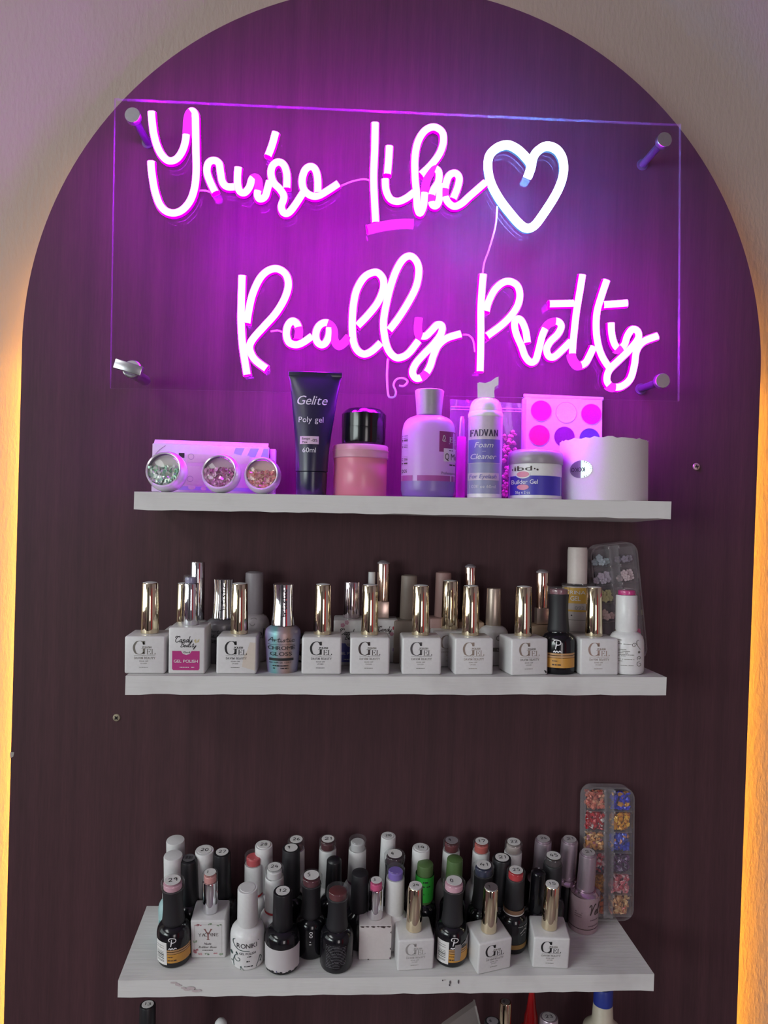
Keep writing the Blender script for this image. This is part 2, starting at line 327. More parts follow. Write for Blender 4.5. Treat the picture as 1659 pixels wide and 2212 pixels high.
SCRIPT = {
 'a': (.52, [[(.38, .4), (.2, .45), (.05, .25), (.12, .02), (.28, .1), (.38, .4)], [(.38, .4), (.36, .1), (.42, 0), (.52, .08)]]),
 'n': (.52, [[(0, .3), (.07, .43), (.1, .3), (.1, 0)], [(.1, .2), (.24, .44), (.35, .35), (.35, .06), (.42, 0), (.52, .08)]]),
 'd': (.54, [[(.38, .4), (.2, .45), (.05, .25), (.12, .02), (.28, .08), (.4, .4)], [(.44, 1), (.4, .1)], [(.4, .1), (.45, 0), (.54, .08)]]),
 'y': (.54, [[(.02, .42), (.04, .12), (.15, .02), (.32, .15), (.4, .44)], [(.4, .44), (.36, -.1), (.25, -.42), (.1, -.38), (.2, -.12), (.54, .1)]]),
 'e': (.44, [[(.05, .2), (.28, .26), (.33, .38), (.2, .45), (.05, .28), (.1, .03), (.26, 0), (.44, .1)]]),
 'u': (.52, [[(.02, .42), (.03, .08), (.14, 0), (.3, .1), (.36, .42)], [(.36, .42), (.34, .08), (.42, 0), (.52, .08)]]),
 't': (.38, [[(.2, .85), (.14, .3), (.16, .03), (.26, 0), (.38, .08)], [(.0, .54), (.38, .56)]]),
 'r': (.4, [[(0, .3), (.1, .45), (.13, .3), (.13, 0)], [(.13, .25), (.24, .42), (.38, .4)]]),
 'i': (.26, [[(.08, .42), (.06, .08), (.14, 0), (.26, .08)], [(.1, .6), (.12, .68)]]),
 's': (.34, [[(.32, .38), (.2, .45), (.08, .35), (.24, .2), (.27, .06), (.12, 0), (.0, .08)]]),
 'c': (.4, [[(.34, .36), (.2, .45), (.05, .25), (.1, .03), (.24, 0), (.4, .08)]]),
 'l': (.3, [[(.06, .2), (.24, .8), (.22, 1), (.12, .85), (.1, .12), (.18, 0), (.3, .08)]]),
 'C': (.72, [[(.6, .75), (.56, .98), (.36, .95), (.12, .6), (.1, .2), (.3, 0), (.52, .06), (.68, .22)], [(.36, .95), (.04, 1.0), (-.08, .8), (.06, .7)]]),
 'B': (.66, [[(.24, 1), (.16, .5), (.1, 0)], [(-.05, .8), (.1, 1.02), (.4, 1.0), (.54, .8), (.4, .56), (.2, .52)], [(.2, .52), (.5, .5), (.6, .25), (.4, .0), (.06, .02)]]),
 'A': (.62, [[(0, 0), (.22, .6), (.42, 1)], [(.42, 1), (.5, .4), (.56, 0)], [(.08, .34), (.62, .4)]]),
 'V': (.9, [[(-.05, .8), (.08, 1), (.24, .9), (.32, .4), (.3, .0)], [(.3, 0), (.5, .6), (.74, 1.05), (.88, .95)]]),
 ' ': (.3, []),
 '0': (.6, [[(.3, 1), (.08, .75), (.06, .3), (.26, 0), (.48, .2), (.52, .7), (.3, 1)]]),
 '1': (.3, [[(.05, .8), (.18, 1)], [(.18, 1), (.16, 0)]]),
 '2': (.58, [[(.05, .8), (.25, 1), (.46, .85), (.4, .5), (.05, .02)], [(.05, .02), (.52, .05)]]),
 '3': (.55, [[(.06, .92), (.3, 1), (.44, .8), (.22, .55)], [(.22, .55), (.48, .4), (.44, .1), (.2, 0), (.04, .1)]]),
 '4': (.58, [[(.3, 1), (.04, .38), (.54, .42)], [(.4, .7), (.38, 0)]]),
 '5': (.55, [[(.46, 1), (.12, .98), (.1, .6)], [(.1, .6), (.4, .62), (.48, .3), (.3, 0), (.04, .06)]]),
 '6': (.55, [[(.4, 1), (.12, .6), (.08, .2), (.28, 0), (.48, .2), (.36, .46), (.1, .3)]]),
 '7': (.55, [[(.04, .95), (.5, .98), (.22, 0)]]),
 '8': (.55, [[(.28, .5), (.06, .78), (.28, 1), (.46, .8), (.28, .5), (.06, .22), (.28, 0), (.5, .22), (.28, .5)]]),
 '9': (.55, [[(.46, .75), (.25, .52), (.08, .75), (.28, 1), (.46, .8), (.42, 0)]]),
}
def T(s, x0, x1, z0, z1, font='sans', pen=.16, shear=0.0, contrast=None):
    """string s fitted into the box x0..x1, z0..z1 (z0 = base line, z1 = cap height)"""
    h = z1 - z0
    if font == 'sans':
        V, Fc, x = [], [], 0.0
        for ch in s:
            if ch == ' ': x += .28; continue
            gv, gf, w = glyph(ch); o = len(V)
            V += [(x + a + b * shear, b) for a, b in gv]; Fc += [tuple(i + o for i in f) for f in gf]; x += w + .075
        ax = min(v[0] for v in V); bx = max(v[0] for v in V); capz = .73 if any(c.isupper() or c in 'ldbhkft0123456789' for c in s) else .52
        k = (x1 - x0) / (bx - ax)
        return [(x0 + (a - ax) * k, z0 + b / capz * h) for a, b in V], Fc
    tab = SERIF if font == 'serif' else SCRIPT
    gap = .1 if font == 'serif' else (0.0 if s.isalpha() or ' ' in s else .12)
    if font == 'serif': contrast = .3 if contrast is None else contrast
    x, strokes = 0.0, []
    for ch in s:
        w, sts = tab[ch]
        for st in sts: strokes.append([(x + a + b * shear, b) for a, b in st])
        x += w + gap
    xs = [p[0] for st in strokes for p in st]; ax, bx = min(xs), max(xs); k = (x1 - x0) / max(bx - ax, .2)
    if len(s) == 1 and font != 'serif': k = h
    return join(*[stroke2([(x0 + (a - ax) * k, z0 + b * h) for a, b in st], pen * h, True, contrast) for st in strokes])

# ------------------------------------------------------------------ objects
def mesh_obj(name, geo, m, parent=None, smooth=True, kind=None):
    me = bpy.data.meshes.new(name); me.from_pydata([tuple(v) for v in geo[0]], [], [tuple(f) for f in geo[1]])
    for mm in (m if isinstance(m, (list, tuple)) else [m]): me.materials.append(mm)
    if smooth:
        me.polygons.foreach_set('use_smooth', [True] * len(me.polygons))
        try: me.set_sharp_from_angle(angle=radians(38))
        except Exception: pass
    me.update()
    o = bpy.data.objects.new(name, me); COL.objects.link(o)
    if parent is not None: o.parent = parent
    if kind: o['kind'] = kind
    return o
def tag(o, label, cat, group=None, kind=None):
    o['label'] = label; o['category'] = cat
    if group: o['group'] = group
    if kind: o['kind'] = kind
    return o
def thing(name, label, cat, M=None, group=None):
    o = bpy.data.objects.new(name, None); COL.objects.link(o); o.empty_display_size = .01
    if M is not None: o.matrix_world = M
    return tag(o, label, cat, group)
def struct(name, geo, m, smooth=False, label=None):
    o = mesh_obj(name, geo, m, None, smooth); o['kind'] = 'structure'
    if label: o['label'] = label
    return o
# ------------------------------------------------------------------ the setting
def box(x0, x1, y0, y1, z0, z1):
    return [(x0, y0, z0), (x1, y0, z0), (x1, y1, z0), (x0, y1, z0), (x0, y0, z1), (x1, y0, z1), (x1, y1, z1), (x0, y1, z1)], \
        [(0, 3, 2, 1), (4, 5, 6, 7), (0, 1, 5, 4), (1, 2, 6, 5), (2, 3, 7, 6), (3, 0, 4, 7)]
ROOMW = mat('pale_room_paint', '9c9795', .7); FLOORM = mat('grey_floor_tile', '8a8480', .4); DARKDOOR = mat('dark_doorway', '17151a', .6)
REDM = mat('red_reflection_panel', 'e01a26', .45); FRAMEM = mat('dark_window_frame', '2a2729', .5); GLASSM = clear_mat('window_glass', gloss=.2)
WALLY = .038
def st(name, geo, m, label, cat):
    o = struct(name, geo, m); o['label'] = label; o['category'] = cat; return o
wf = st('wall_front', box(-1.75, 1.85, WALLY, WALLY + .1, 0, 2.62), PLASTER, 'pale mauve plastered wall behind the arched panel', 'wall')
st('wall_left', box(-1.85, -1.75, -2.75, WALLY + .1, 0, 2.62), ROOMW, 'pale side wall with the two bright windows', 'wall')
st('wall_right', box(1.85, 1.95, -2.75, WALLY + .1, 0, 2.62), ROOMW, 'pale side wall beside the red panel', 'wall')
st('wall_rear', box(-1.85, 1.95, -2.85, -2.75, 0, 2.62), ROOMW, 'pale wall at the back of the salon', 'wall')
st('floor', box(-1.85, 1.95, -2.85, WALLY + .1, -.1, 0), FLOORM, 'grey floor of the salon', 'floor')
st('ceiling', box(-1.85, 1.95, -2.85, WALLY + .1, 2.62, 2.72), ROOMW, 'pale ceiling of the salon', 'ceiling')
def window(name, c, axis, w, h, label):
    t = .05; parts = []
    for a, b, z0, z1 in ((-w / 2 - t, -w / 2, -h / 2 - t, h / 2 + t), (w / 2, w / 2 + t, -h / 2 - t, h / 2 + t), (-w / 2, w / 2, h / 2, h / 2 + t), (-w / 2, w / 2, -h / 2 - t, -h / 2)):
        parts.append(box(c[0] - .02, c[0] + .05, c[1] + a, c[1] + b, c[2] + z0, c[2] + z1) if axis == 'x' else box(c[0] + a, c[0] + b, c[1] - .02, c[1] + .05, c[2] + z0, c[2] + z1))
    o = st(name, join(*parts), FRAMEM, label, 'window')
    g = box(c[0] - .005, c[0] + .005, c[1] - w / 2, c[1] + w / 2, c[2] - h / 2, c[2] + h / 2) if axis == 'x' else box(c[0] - w / 2, c[0] + w / 2, c[1] - .005, c[1] + .005, c[2] - h / 2, c[2] + h / 2)
    mesh_obj('pane', g, GLASSM, o, False)
window('window_1', (-1.73, -1.95, 1.55), 'x', .66, 1.56, 'dark framed window far down the side wall')
window('window_2', (-1.73, -.72, 1.55), 'x', .84, 1.56, 'dark framed window close to the panel wall')
window('window_3', (.62, -2.73, 1.2), 'y', .58, 1.2, 'dark framed window in the rear wall')
st('door_1', box(-1.15, -.30, -2.74, -2.70, 0, 2.15), DARKDOOR, 'dark doorway in the rear wall', 'door')
st('red_panel', box(1.80, 1.849, -2.72, -2.02, 0, 2.2), REDM, 'unseen red panel at the far end of the side wall, added for reflections', 'door')  # unseen stand-in for something red, added for the red stripe in metal caps

# ------------------------------------------------------------------ the arched panel, its screws and the strip light behind it
ARC_X, ARC_Z, ARC_R, PANEL_Z0 = .0465, 1.579, .3305, .60
poly = [(ARC_X - ARC_R, PANEL_Z0)] + [(ARC_X - ARC_R * cos(PI * i / 96), ARC_Z + ARC_R * sin(PI * i / 96)) for i in range(97)] + [(ARC_X + ARC_R, PANEL_Z0)]
pn = thing('arch_panel', 'dark brown wood-grain panel with a rounded arch top on the wall', 'panel', Matrix.Translation((0, 0, 0)))
mesh_obj('board', prism(list(reversed(poly)), 0.0, .016), WOOD, pn, False)
for bx, bz in ((-.2, .8), (.29, .8), (-.2, 1.5), (.29, 1.5), (.0465, 1.82)):
    mesh_obj('spacer', move(lathe([(.008, .0002), (.008, WALLY - .0165)], 16), 0, 0, 0), SILVERB, pn)
    s = pn.children[-1]; s.rotation_euler = (-PI / 2, 0, 0); s.location = (bx, .016, bz)
STEEL = mat('zinc_screw', 'b7ab92', .35, .6); SCREWD = mat('screw_recess', '1c1814', .7)
def screw(px, py, rot, label, R=.0033):
    p = at(px, py, 0)
    M = Matrix.Translation(p) @ Matrix.Rotation(PI / 2, 4, 'X') @ Matrix.Rotation(rot, 4, 'Z')
    s = thing('screw', label, 'screw', M, 'screws in the panel')
    mesh_obj('head', lathe([(R, 0), (R, .0004), (R * .85, .0010), (0, .0013)], 20), STEEL, s)
    cr = join(rect2(-R * .55, R * .55, -R * .16, R * .16), rect2(-R * .16, R * .16, -R * .55, R * .55), poly2([(-R * .3, 0), (0, -R * .3), (R * .3, 0), (0, R * .3)]))
    mesh_obj('recess', ontop(cr, .00135), SCREWD, s, False)
screw(1504, 1008, .3, 'small screw head in the panel right of the top shelf')
screw(252, 1550, .75, 'small screw head in the panel below the left end of the middle shelf')
tag(mesh_obj('paint_chip', flat(poly2([(at(22, 1624, 0).x, at(22, 1624, 0).z), (at(22, 1638, 0).x, at(22, 1638, 0).z), (at(29, 1634, 0).x, at(29, 1634, 0).z), (at(31, 1625, 0).x, at(31, 1625, 0).z)]), -.0001), mat('bare_chip', 'a09890', .7), None, False), 'small pale chip at the left edge of the panel', 'chip')
LEDM = emit_mat('warm_led', (1.0, .41, .006), 72.0); LEDW = emit_mat('soft_warm_led', (1.0, .55, .42), 2.2); TAPE = mat('led_tape', 'd8d0c0', .5)
for sgn, nm in ((-1, 'left'), (1, 'right')):
    xe = ARC_X + sgn * (ARC_R - .007)
    L = thing('led_strip', 'warm yellow strip light shining on the wall along the %s edge of the panel' % nm, 'strip light', Matrix.Translation((xe, .027, 1.1)), 'strip lights behind the panel')
    mesh_obj('tape', box(-.001 if sgn > 0 else 0, .0 if sgn > 0 else .001, -.0095, .0095, -.5, .479), TAPE, L, False)
    mesh_obj('diffuser', box(0 if sgn > 0 else -.0015, .0015 if sgn > 0 else 0, -.004, .004, -.495, .476), LEDM, L, False)
def arc_strip(a0, a1, m, label):
    V, Fc = [], []; n = max(6, int(abs(a1 - a0) / 3))
    for i in range(n + 1):
        a = radians(a0 + (a1 - a0) * i / n); c_, s_ = cos(a), sin(a)
        V += [(rr_ * c_, yy, rr_ * s_) for rr_, yy in ((ARC_R - .012, .023), (ARC_R - .012, .033), (ARC_R - .0105, .033), (ARC_R - .0105, .023))]
        if i: Fc += [(4 * i - 4 + j, 4 * i - 4 + (j + 1) % 4, 4 * i + (j + 1) % 4, 4 * i + j) for j in range(4)]
    o = thing('led_strip', label, 'strip light', Matrix.Translation((ARC_X, 0, ARC_Z)), 'strip lights behind the panel')
    mesh_obj('diffuser', (V, Fc), m, o, False)
LED2 = emit_mat('dimmer_warm_led', (1.0, .42, .03), 26.0); LED3 = emit_mat('faint_warm_led', (1.0, .45, .12), 8.0)
for a0, a1, m, w in ((1, 13, LED2, 'lower right'), (14, 31, LED3, 'upper right'), (167, 179, LED2, 'lower left'), (149, 166, LED3, 'upper left')):
    arc_strip(a0, a1, m, 'dimmer strip light on the %s curve behind the panel' % w)
arc_strip(32, 148, LEDW, 'faint pinkish strip light behind the curved top of the panel')

# ------------------------------------------------------------------ shelves (slightly warped boards): corner heights back-left, back-right, front-left, front-right
SH = {1: dict(z=(1.4545, 1.4545, 1.4534, 1.4594), xb=(-.163, .262), xf=(-.1623, .2622), th=.0140),
      2: dict(z=(1.3118, 1.3145, 1.3103, 1.3179), xb=(-.164, .263), xf=(-.1648, .2635), th=.0143),
      3: dict(z=(1.0876, 1.0895, 1.0724, 1.0775), xb=(-.163, .252), xf=(-.164, .262), th=.0135),
      4: dict(z=(.9580, .9580, .9570, .9580), xb=(-.163, .262), xf=(-.164, .262), th=.0140)}
DEP = .082
def shz(s, x, y):
    bl, br, fl, fr = SH[s]['z']; t = (x + .164) / .4265; d = -y / DEP
    return (bl * (1 - t) + br * t) * (1 - d) + (fl * (1 - t) + fr * t) * d
def nrm(s, x, y):
    e = .001
    return Vector((-(shz(s, x + e, y) - shz(s, x - e, y)) / 2 / e, -(shz(s, x, y + e) - shz(s, x, y - e)) / 2 / e, 1)).normalized()
def shelf(s, label):
    d = SH[s]; nx, ny = 40, 8; bm = bmesh.new(); rr = random.Random(s); grid = {}
    wob = [rr.uniform(-.0004, .0004) for _ in range(nx + 1)]
    for k in (0, 1):
        for j in range(ny + 1):
            for i in range(nx + 1):
                v = j / ny; u = i / nx; y = -DEP * v - (.0 if v < 1 else wob[i] * .5)
                xa = d['xb'][0] * (1 - v) + d['xf'][0] * v; xb = d['xb'][1] * (1 - v) + d['xf'][1] * v
                x = xa + (xb - xa) * u; z = shz(s, x, -DEP * v) - (d['th'] + (wob[i] if v == 1 else 0)) * k
                grid[i, j, k] = bm.verts.new((x, y, z))
    for j in range(ny):
        for i in range(nx):
            bm.faces.new((grid[i, j + 1, 0], grid[i + 1, j + 1, 0], grid[i + 1, j, 0], grid[i, j, 0]))
            bm.faces.new((grid[i, j, 1], grid[i + 1, j, 1], grid[i + 1, j + 1, 1], grid[i, j + 1, 1]))
    for i in range(nx):
        bm.faces.new((grid[i, ny, 1], grid[i + 1, ny, 1], grid[i + 1, ny, 0], grid[i, ny, 0]))
        bm.faces.new((grid[i, 0, 0], grid[i + 1, 0, 0], grid[i + 1, 0, 1], grid[i, 0, 1]))
    for j in range(ny):
        bm.faces.new((grid[0, j, 1], grid[0, j + 1, 1], grid[0, j + 1, 0], grid[0, j, 0]))
        bm.faces.new((grid[nx, j, 0], grid[nx, j + 1, 0], grid[nx, j + 1, 1], grid[nx, j, 1]))
    edges = [e for e in bm.edges if len(e.link_faces) == 2 and e.calc_face_angle(0) > 1.0 and min(v.co.y for v in e.verts) < -.002]
    bmesh.ops.bevel(bm, geom=edges, offset=.0013, segments=2, affect='EDGES', profile=.5)
    bm.verts.index_update(); g = [tuple(v.co) for v in bm.verts], [tuple(v.index for v in f.verts) for f in bm.faces]; bm.free()
    o = mesh_obj('shelf', g, SHELF); tag(o, label, 'shelf', 'white shelves on the panel'); return o
shelf(1, 'topmost white shelf, lit pink by the neon sign')
sh2 = shelf(2, 'middle white shelf lined with square white bottles')
sh3 = shelf(3, 'lowest fully visible white shelf, crowded with bottles')
shelf(4, 'white shelf at the very bottom holding the cut-off bottle tops')
STAIN = mat('mauve_stain', 'bcadb0', .6); DRIP = mat('dark_drip', '4b4448', .5)
# stain and drips on the front edge of shelf 3 (flat marks)
for k in range(9):
    a = 374 + 54 * k / 8 + 4 * rnd(); b = 2124 + (a - 372) * .30 + 7 * (rnd() - .5); p = at(a, b, -DEP)
    mesh_obj('stain', flat(ell2(p.x, p.z, .0016 + .0016 * rnd(), .0006 + .0008 * rnd(), 16), -DEP, .0003 + .00006 * k), STAIN, sh3, False)
g = []
for px, py, w, h in ((972, 2121, 1.5, 4), (971, 2127, 1.6, 2.4), (990, 2120, 1.6, 4.5), (956, 2117, 1.3, 1.6), (961, 2116, .8, 1)):
    p = at(px, py, -DEP); g.append(ell2(p.x, p.z, w * .00037, h * .00037, 10))
mesh_obj('drip', flat(join(*g), -DEP, .0006), DRIP, sh3, False)

# ------------------------------------------------------------------ the neon sign
MAG = (1.0, .042, 1.12)
HOT = emit_mat('neon_pink_core', MAG, 24.0); SIDE = emit_mat('neon_pink_sleeve', (.70, .0, 1.40), 310.0); DIM = emit_mat('neon_pink_weak', (1.0, .03, 1.1), 1.6); BACK = emit_mat('neon_pink_back', (.8, .0, 1.2), .6); LOW = emit_mat('neon_pink_base', (.7, .0, .9), .34); LOWB = emit_mat('neon_ice_base', (.16, .42, .95), .7); BACKB = emit_mat('neon_ice_back', (.22, .42, .95), .7)
HOTB = emit_mat('neon_ice_core', (.80, .97, 1.0), 8.0); SIDEB = emit_mat('neon_ice_sleeve', (.08, .34, 1.0), 480.0); WEAKB = emit_mat('neon_ice_weak', (.16, .55, .85), 1.1)
ACR_Y = -.043
sign = thing('neon_sign', 'pink handwriting neon sign with an ice-blue heart on a clear acrylic board', 'neon sign', Matrix.Translation((.0424, ACR_Y, 1.664)))
SO = Vector((.0424, ACR_Y, 1.664))
ACR = clear_mat('acrylic_sheet', tint=(.97, .95, .98), gloss=0, graze=.12, base=.003, haze=0, hazecol=(.75, .7, .78), rough=.08)
ACRE = clear_mat('acrylic_edge', gloss=.5, haze=.09, hazecol=(.7, .64, .74))
c4 = [at(237, 838, ACR_Y) - SO, at(1468, 866, ACR_Y) - SO, at(1471, 268, ACR_Y) - SO, at(247, 212, ACR_Y) - SO]
pb = [(v.x, v.z) for v in c4]
board = mesh_obj('acrylic_board', prism(pb, 0, .004), ACR, sign, False)
board.data.materials.append(ACRE)
for p in board.data.polygons:
    if abs(p.normal.y) < .5: p.material_index = 1
def crop(x0, y0, s): return lambda L: [(x0 + a / s, y0 + b / s) + tuple(q) for a, b, *q in L]
cA, cB, cC, cD = crop(200, 180, 2.765), crop(700, 180, 2.765), crop(480, 520, 3.19), crop(960, 520, 3.072)
# each stroke: (photo point x, y[, 1 = weak section])
NEON = [
 cA([(352, 170), (356, 225), (366, 300), (386, 375), (416, 432), (455, 464), (500, 455), (535, 410), (556, 345), (561, 280, 1), (564, 222, 1), (576, 180, 1), (597, 168), (613, 192), (616, 260), (618, 400), (620, 520), (611, 620), (585, 700), (540, 755), (490, 776), (440, 765), (402, 725), (376, 655), (361, 580), (352, 510), (350, 466)]),
 cA([(733, 652), (703, 590), (684, 530), (692, 480), (723, 462), (755, 480), (765, 535), (776, 590), (802, 618), (850, 620)]),
 cA([(870, 502), (866, 560), (868, 612), (882, 648), (910, 654), (938, 620), (950, 580), (965, 562, 1), (986, 572, 1), (990, 620, 1), (985, 668), (1000, 692), (1030, 678), (1047, 625), (1058, 585)]),
 cA([(1160, 628), (1160, 545), (1141, 488), (1106, 472), (1074, 497), (1066, 545), (1082, 595), (1120, 635), (1143, 680), (1128, 735), (1140, 772), (1168, 776), (1205, 735), (1262, 648)]),
 cA([(1345, 655), (1344, 570), (1329, 515), (1300, 499), (1268, 522), (1252, 580), (1262, 636), (1300, 670), (1345, 674), (1400, 645), (1468, 600)]),
 cA([(1094, 293), (1072, 372), (1048, 435)]),
 cB([(305, 236), (302, 400), (296, 560), (301, 700), (308, 832)]),
 cB([(390, 375), (386, 450), (378, 545)]),
 cB([(365, 572), (370, 640), (396, 692), (440, 707), (490, 688), (538, 652)]),
 cB([(578, 548), (640, 488), (690, 420), (712, 350), (704, 292), (656, 263), (602, 285), (562, 348), (543, 440), (543, 560), (552, 660), (556, 740), (572, 778), (592, 740), (598, 690), (604, 625, 1), (620, 560, 1), (652, 512, 1), (684, 530), (682, 590), (652, 640), (640, 690, 1), (648, 728), (672, 730), (688, 690), (694, 600)]),
 cB([(770, 692), (798, 620), (806, 565), (782, 538), (748, 552), (728, 600), (722, 655, 1), (736, 706), (775, 736), (820, 720), (870, 675), (965, 592)]),
 cB([(258, 868, 1), (330, 850, 1), (400, 838, 1), (470, 832, 1), (535, 833, 1)]),
 cC([(138, 240), (133, 400), (131, 560), (141, 720), (160, 850), (172, 925)]),
 cC([(170, 570), (184, 480), (210, 370), (260, 262), (320, 206), (385, 196), (440, 236), (456, 310), (430, 400), (370, 500), (290, 590), (220, 668), (191, 720), (196, 770), (230, 825), (305, 882)]),
 cC([(520, 680, 1), (528, 620, 1), (514, 572), (482, 555), (452, 588), (443, 650), (462, 702), (510, 718), (560, 700), (620, 658)]),
 cC([(740, 600), (735, 655), (712, 705), (682, 718), (652, 692), (646, 640), (666, 590), (705, 566), (742, 576, 1), (766, 612, 1), (772, 678, 1), (800, 718, 1), (835, 702, 1), (872, 660, 1)]),
 cC([(932, 588), (1000, 518), (1070, 430), (1108, 340), (1110, 272), (1080, 227), (1040, 220), (980, 252), (930, 332), (906, 430), (896, 560), (902, 680), (927, 750), (975, 782), (1030, 762), (1092, 705)]),
 cC([(1150, 618), (1210, 540), (1280, 430), (1335, 320), (1354, 220), (1342, 150), (1300, 108), (1250, 126), (1202, 200), (1162, 310), (1132, 430), (1112, 550), (1117, 650), (1142, 748), (1190, 803), (1240, 803), (1290, 770), (1352, 690)]),
 cC([(1356, 530, 1), (1350, 600, 1), (1362, 648, 1), (1400, 658), (1440, 622), (1480, 582), (1513, 588), (1508, 640), (1460, 710), (1390, 782), (1332, 850), (1311, 910), (1340, 950), (1390, 930, 1), (1430, 870), (1456, 790), (1490, 720), (1550, 672), (1645, 642)]),
 cD([(257, 222), (250, 300), (241, 450), (241, 600), (239, 750), (236, 868)]),
 cD([(276, 470), (291, 410), (330, 332), (380, 284), (430, 271), (480, 297), (499, 352), (489, 420), (450, 488), (380, 560), (282, 633)]),
 cD([(550, 678), (537, 595), (510, 532), (482, 521), (464, 552), (476, 620), (510, 700), (535, 768), (570, 806), (604, 792), (626, 720), (650, 625), (682, 562, 1), (720, 536, 1), (758, 541), (774, 572), (750, 622), (702, 670), (677, 720), (691, 766), (726, 772), (776, 730), (838, 668)]),
 cD([(915, 226), (900, 320), (875, 470), (860, 600), (850, 710), (852, 775, 1), (888, 826, 1), (933, 812), (964, 760), (990, 703)]),
 cD([(696, 420), (780, 418), (858, 416)]), cD([(1055, 426), (1140, 420), (1214, 414)]),
 cD([(1076, 262), (1040, 370), (1010, 480), (1006, 600), (1021, 700), (1050, 778), (1096, 848)]),
 cD([(1105, 545), (1109, 620), (1128, 688), (1160, 718, 1), (1193, 690), (1213, 632), (1245, 590), (1280, 602), (1284, 650), (1230, 722), (1160, 790), (1092, 860), (1077, 928), (1110, 968, 1), (1170, 968), (1230, 920), (1258, 830), (1274, 730), (1320, 670), (1415, 632)]),
]
HEART = cB([(1222, 548), (1240, 500), (1256, 430), (1293, 386), (1340, 371), (1394, 394), (1428, 450), (1434, 530), (1410, 612), (1368, 692), (1310, 780), (1262, 842), (1216, 862), (1172, 838), (1110, 768), (1050, 688), (1003, 600), (983, 515), (988, 432), (1032, 382), (1095, 364), (1150, 386), (1200, 430), (1236, 484), (1224, 545)])
def tube(pts, front, mats, idx, w=.0069, dep=.0105):
    """neon flex: hot lens in front, sleeve on the sides; one mesh per bent piece"""
    yb = ACR_Y - .0005; yf = front
    P = []
    for q in pts:
        p = at(q[0], q[1], yf + .002); P.append((p.x, p.z, float(q[2]) if len(q) > 2 else 0.0))
    P = smooth_prof(P, 7); V, Fc, mi = [], [], []
    h = w / 2
    pr = [(-h * .92, yb), (-h, yf + .0040), (-h * .86, yf + .0014), (-h * .45, yf), (h * .45, yf), (h * .86, yf + .0014), (h, yf + .0040), (h * .92, yb)]
    n = len(pr)
    for i, p in enumerate(P):
        a, b = P[max(i - 1, 0)], P[min(i + 1, len(P) - 1)]; dx, dz = b[0] - a[0], b[1] - a[1]; l = math.hypot(dx, dz) or 1
        nx, nz = -dz / l, dx / l
        V += [(p[0] + nx * o - SO.x, y - SO.y, p[1] + nz * o - SO.z) for o, y in pr]
    for i in range(len(P) - 1):
        weak = P[i][2] > .5 and P[i + 1][2] > .5
        for j in range(n - 1):
            Fc.append((i * n + j, (i + 1) * n + j, (i + 1) * n + j + 1, i * n + j + 1)); mi.append(2 if weak else (0 if 2 <= j <= 4 else (1 if j in (1, 5) else 4)))
        Fc.append((i * n + n - 1, (i + 1) * n + n - 1, (i + 1) * n, i * n)); mi.append(2 if weak else 3)
    for e in (0, (len(P) - 1) * n): Fc.append(tuple(range(e, e + n)) if e else tuple(reversed(range(n)))); mi.append(1)
    o = mesh_obj('neon_tube', (V, Fc), mats, sign, True)
    o.data.polygons.foreach_set('material_index', mi)
    return o
for i, s in enumerate(NEON):
    tube(s, ACR_Y - .0080 - .0003 * (i % 3), [HOT, SIDE, DIM, BACK, LOW], i)
hb = tube(HEART, ACR_Y - .0085, [HOTB, SIDEB, WEAKB, BACKB, LOWB], 0); hb['label'] = 'ice-blue heart tube'
WIRE = mat('clear_pink_cable', 'c9a6cf', .3)
def cable(L, y, r=.0007): mesh_obj('cable', wire([at(a, b, y) - SO for a, b in L], r), WIRE, sign)
cable([(1074, 446), (1070, 490), (1056, 540), (1046, 568), (1042, 598)], ACR_Y - .003)
cable([(736, 402), (760, 392), (785, 387), (800, 390)], ACR_Y - .004)
cable([(425, 412), (445, 412), (462, 418)], ACR_Y - .004)
cable([(585, 716), (600, 714), (612, 718)], ACR_Y - .004)
cable([(838, 775), (836, 810), (838, 848), (842, 858), (852, 857), (855, 846), (850, 832), (856, 820), (870, 817), (880, 824), (872, 834), (862, 833)], ACR_Y - .004, .0009)
cable([(1000, 723), (1012, 724), (1022, 735), (1026, 760)], ACR_Y - .004)
CHR = mat('satin_chrome', (.62, .60, .64), .28, 1.0)
def standoff(px, py, label):
    p = at(px, py, ACR_Y - .006)
    M = Matrix.Translation((p.x, 0, p.z)) @ Matrix.Rotation(PI / 2, 4, 'X')
    s = thing('standoff_mount', label, 'mount', M, 'standoff mounts of the sign')
    mesh_obj('barrel', lathe([(.0050, 0), (.0050, .0012), (.0032, .0016), (.0032, .0385)], 24), mat('dark_grey_barrel', '4a4450', .4, .2), s)
    mesh_obj('cap', lathe([(.0060, .0435), (.0064, .044), (.0064, .0482), (.0060, .0490), (.0, .0490)], 28), CHR, s)
standoff(286, 248, 'round chrome mount at the upper left corner of the sign')
standoff(1436, 301, 'round chrome mount at the upper right corner of the sign')
standoff(1432, 822, 'round chrome mount at the lower right corner of the sign')
p = at(281, 797, ACR_Y - .006)
s = thing('standoff_mount', 'loose silver mount turned sideways at the lower left corner of the sign', 'mount', Matrix.Translation(p), 'standoff mounts of the sign')
mesh_obj('cap', xform(rbox(.0225, .006, .0078, .0006), Matrix.Rotation(radians(15), 4, 'Y') @ Matrix.Translation((0, -.004, -.0035))), CHR, s)
mesh_obj('washer', xform(lathe([(.0076, 0), (.0076, .0022), (.0068, .003), (0, .003)], 28), Matrix.Translation((.001, .0035, .0)) @ Matrix.Rotation(radians(78), 4, 'X')), CHR, s)
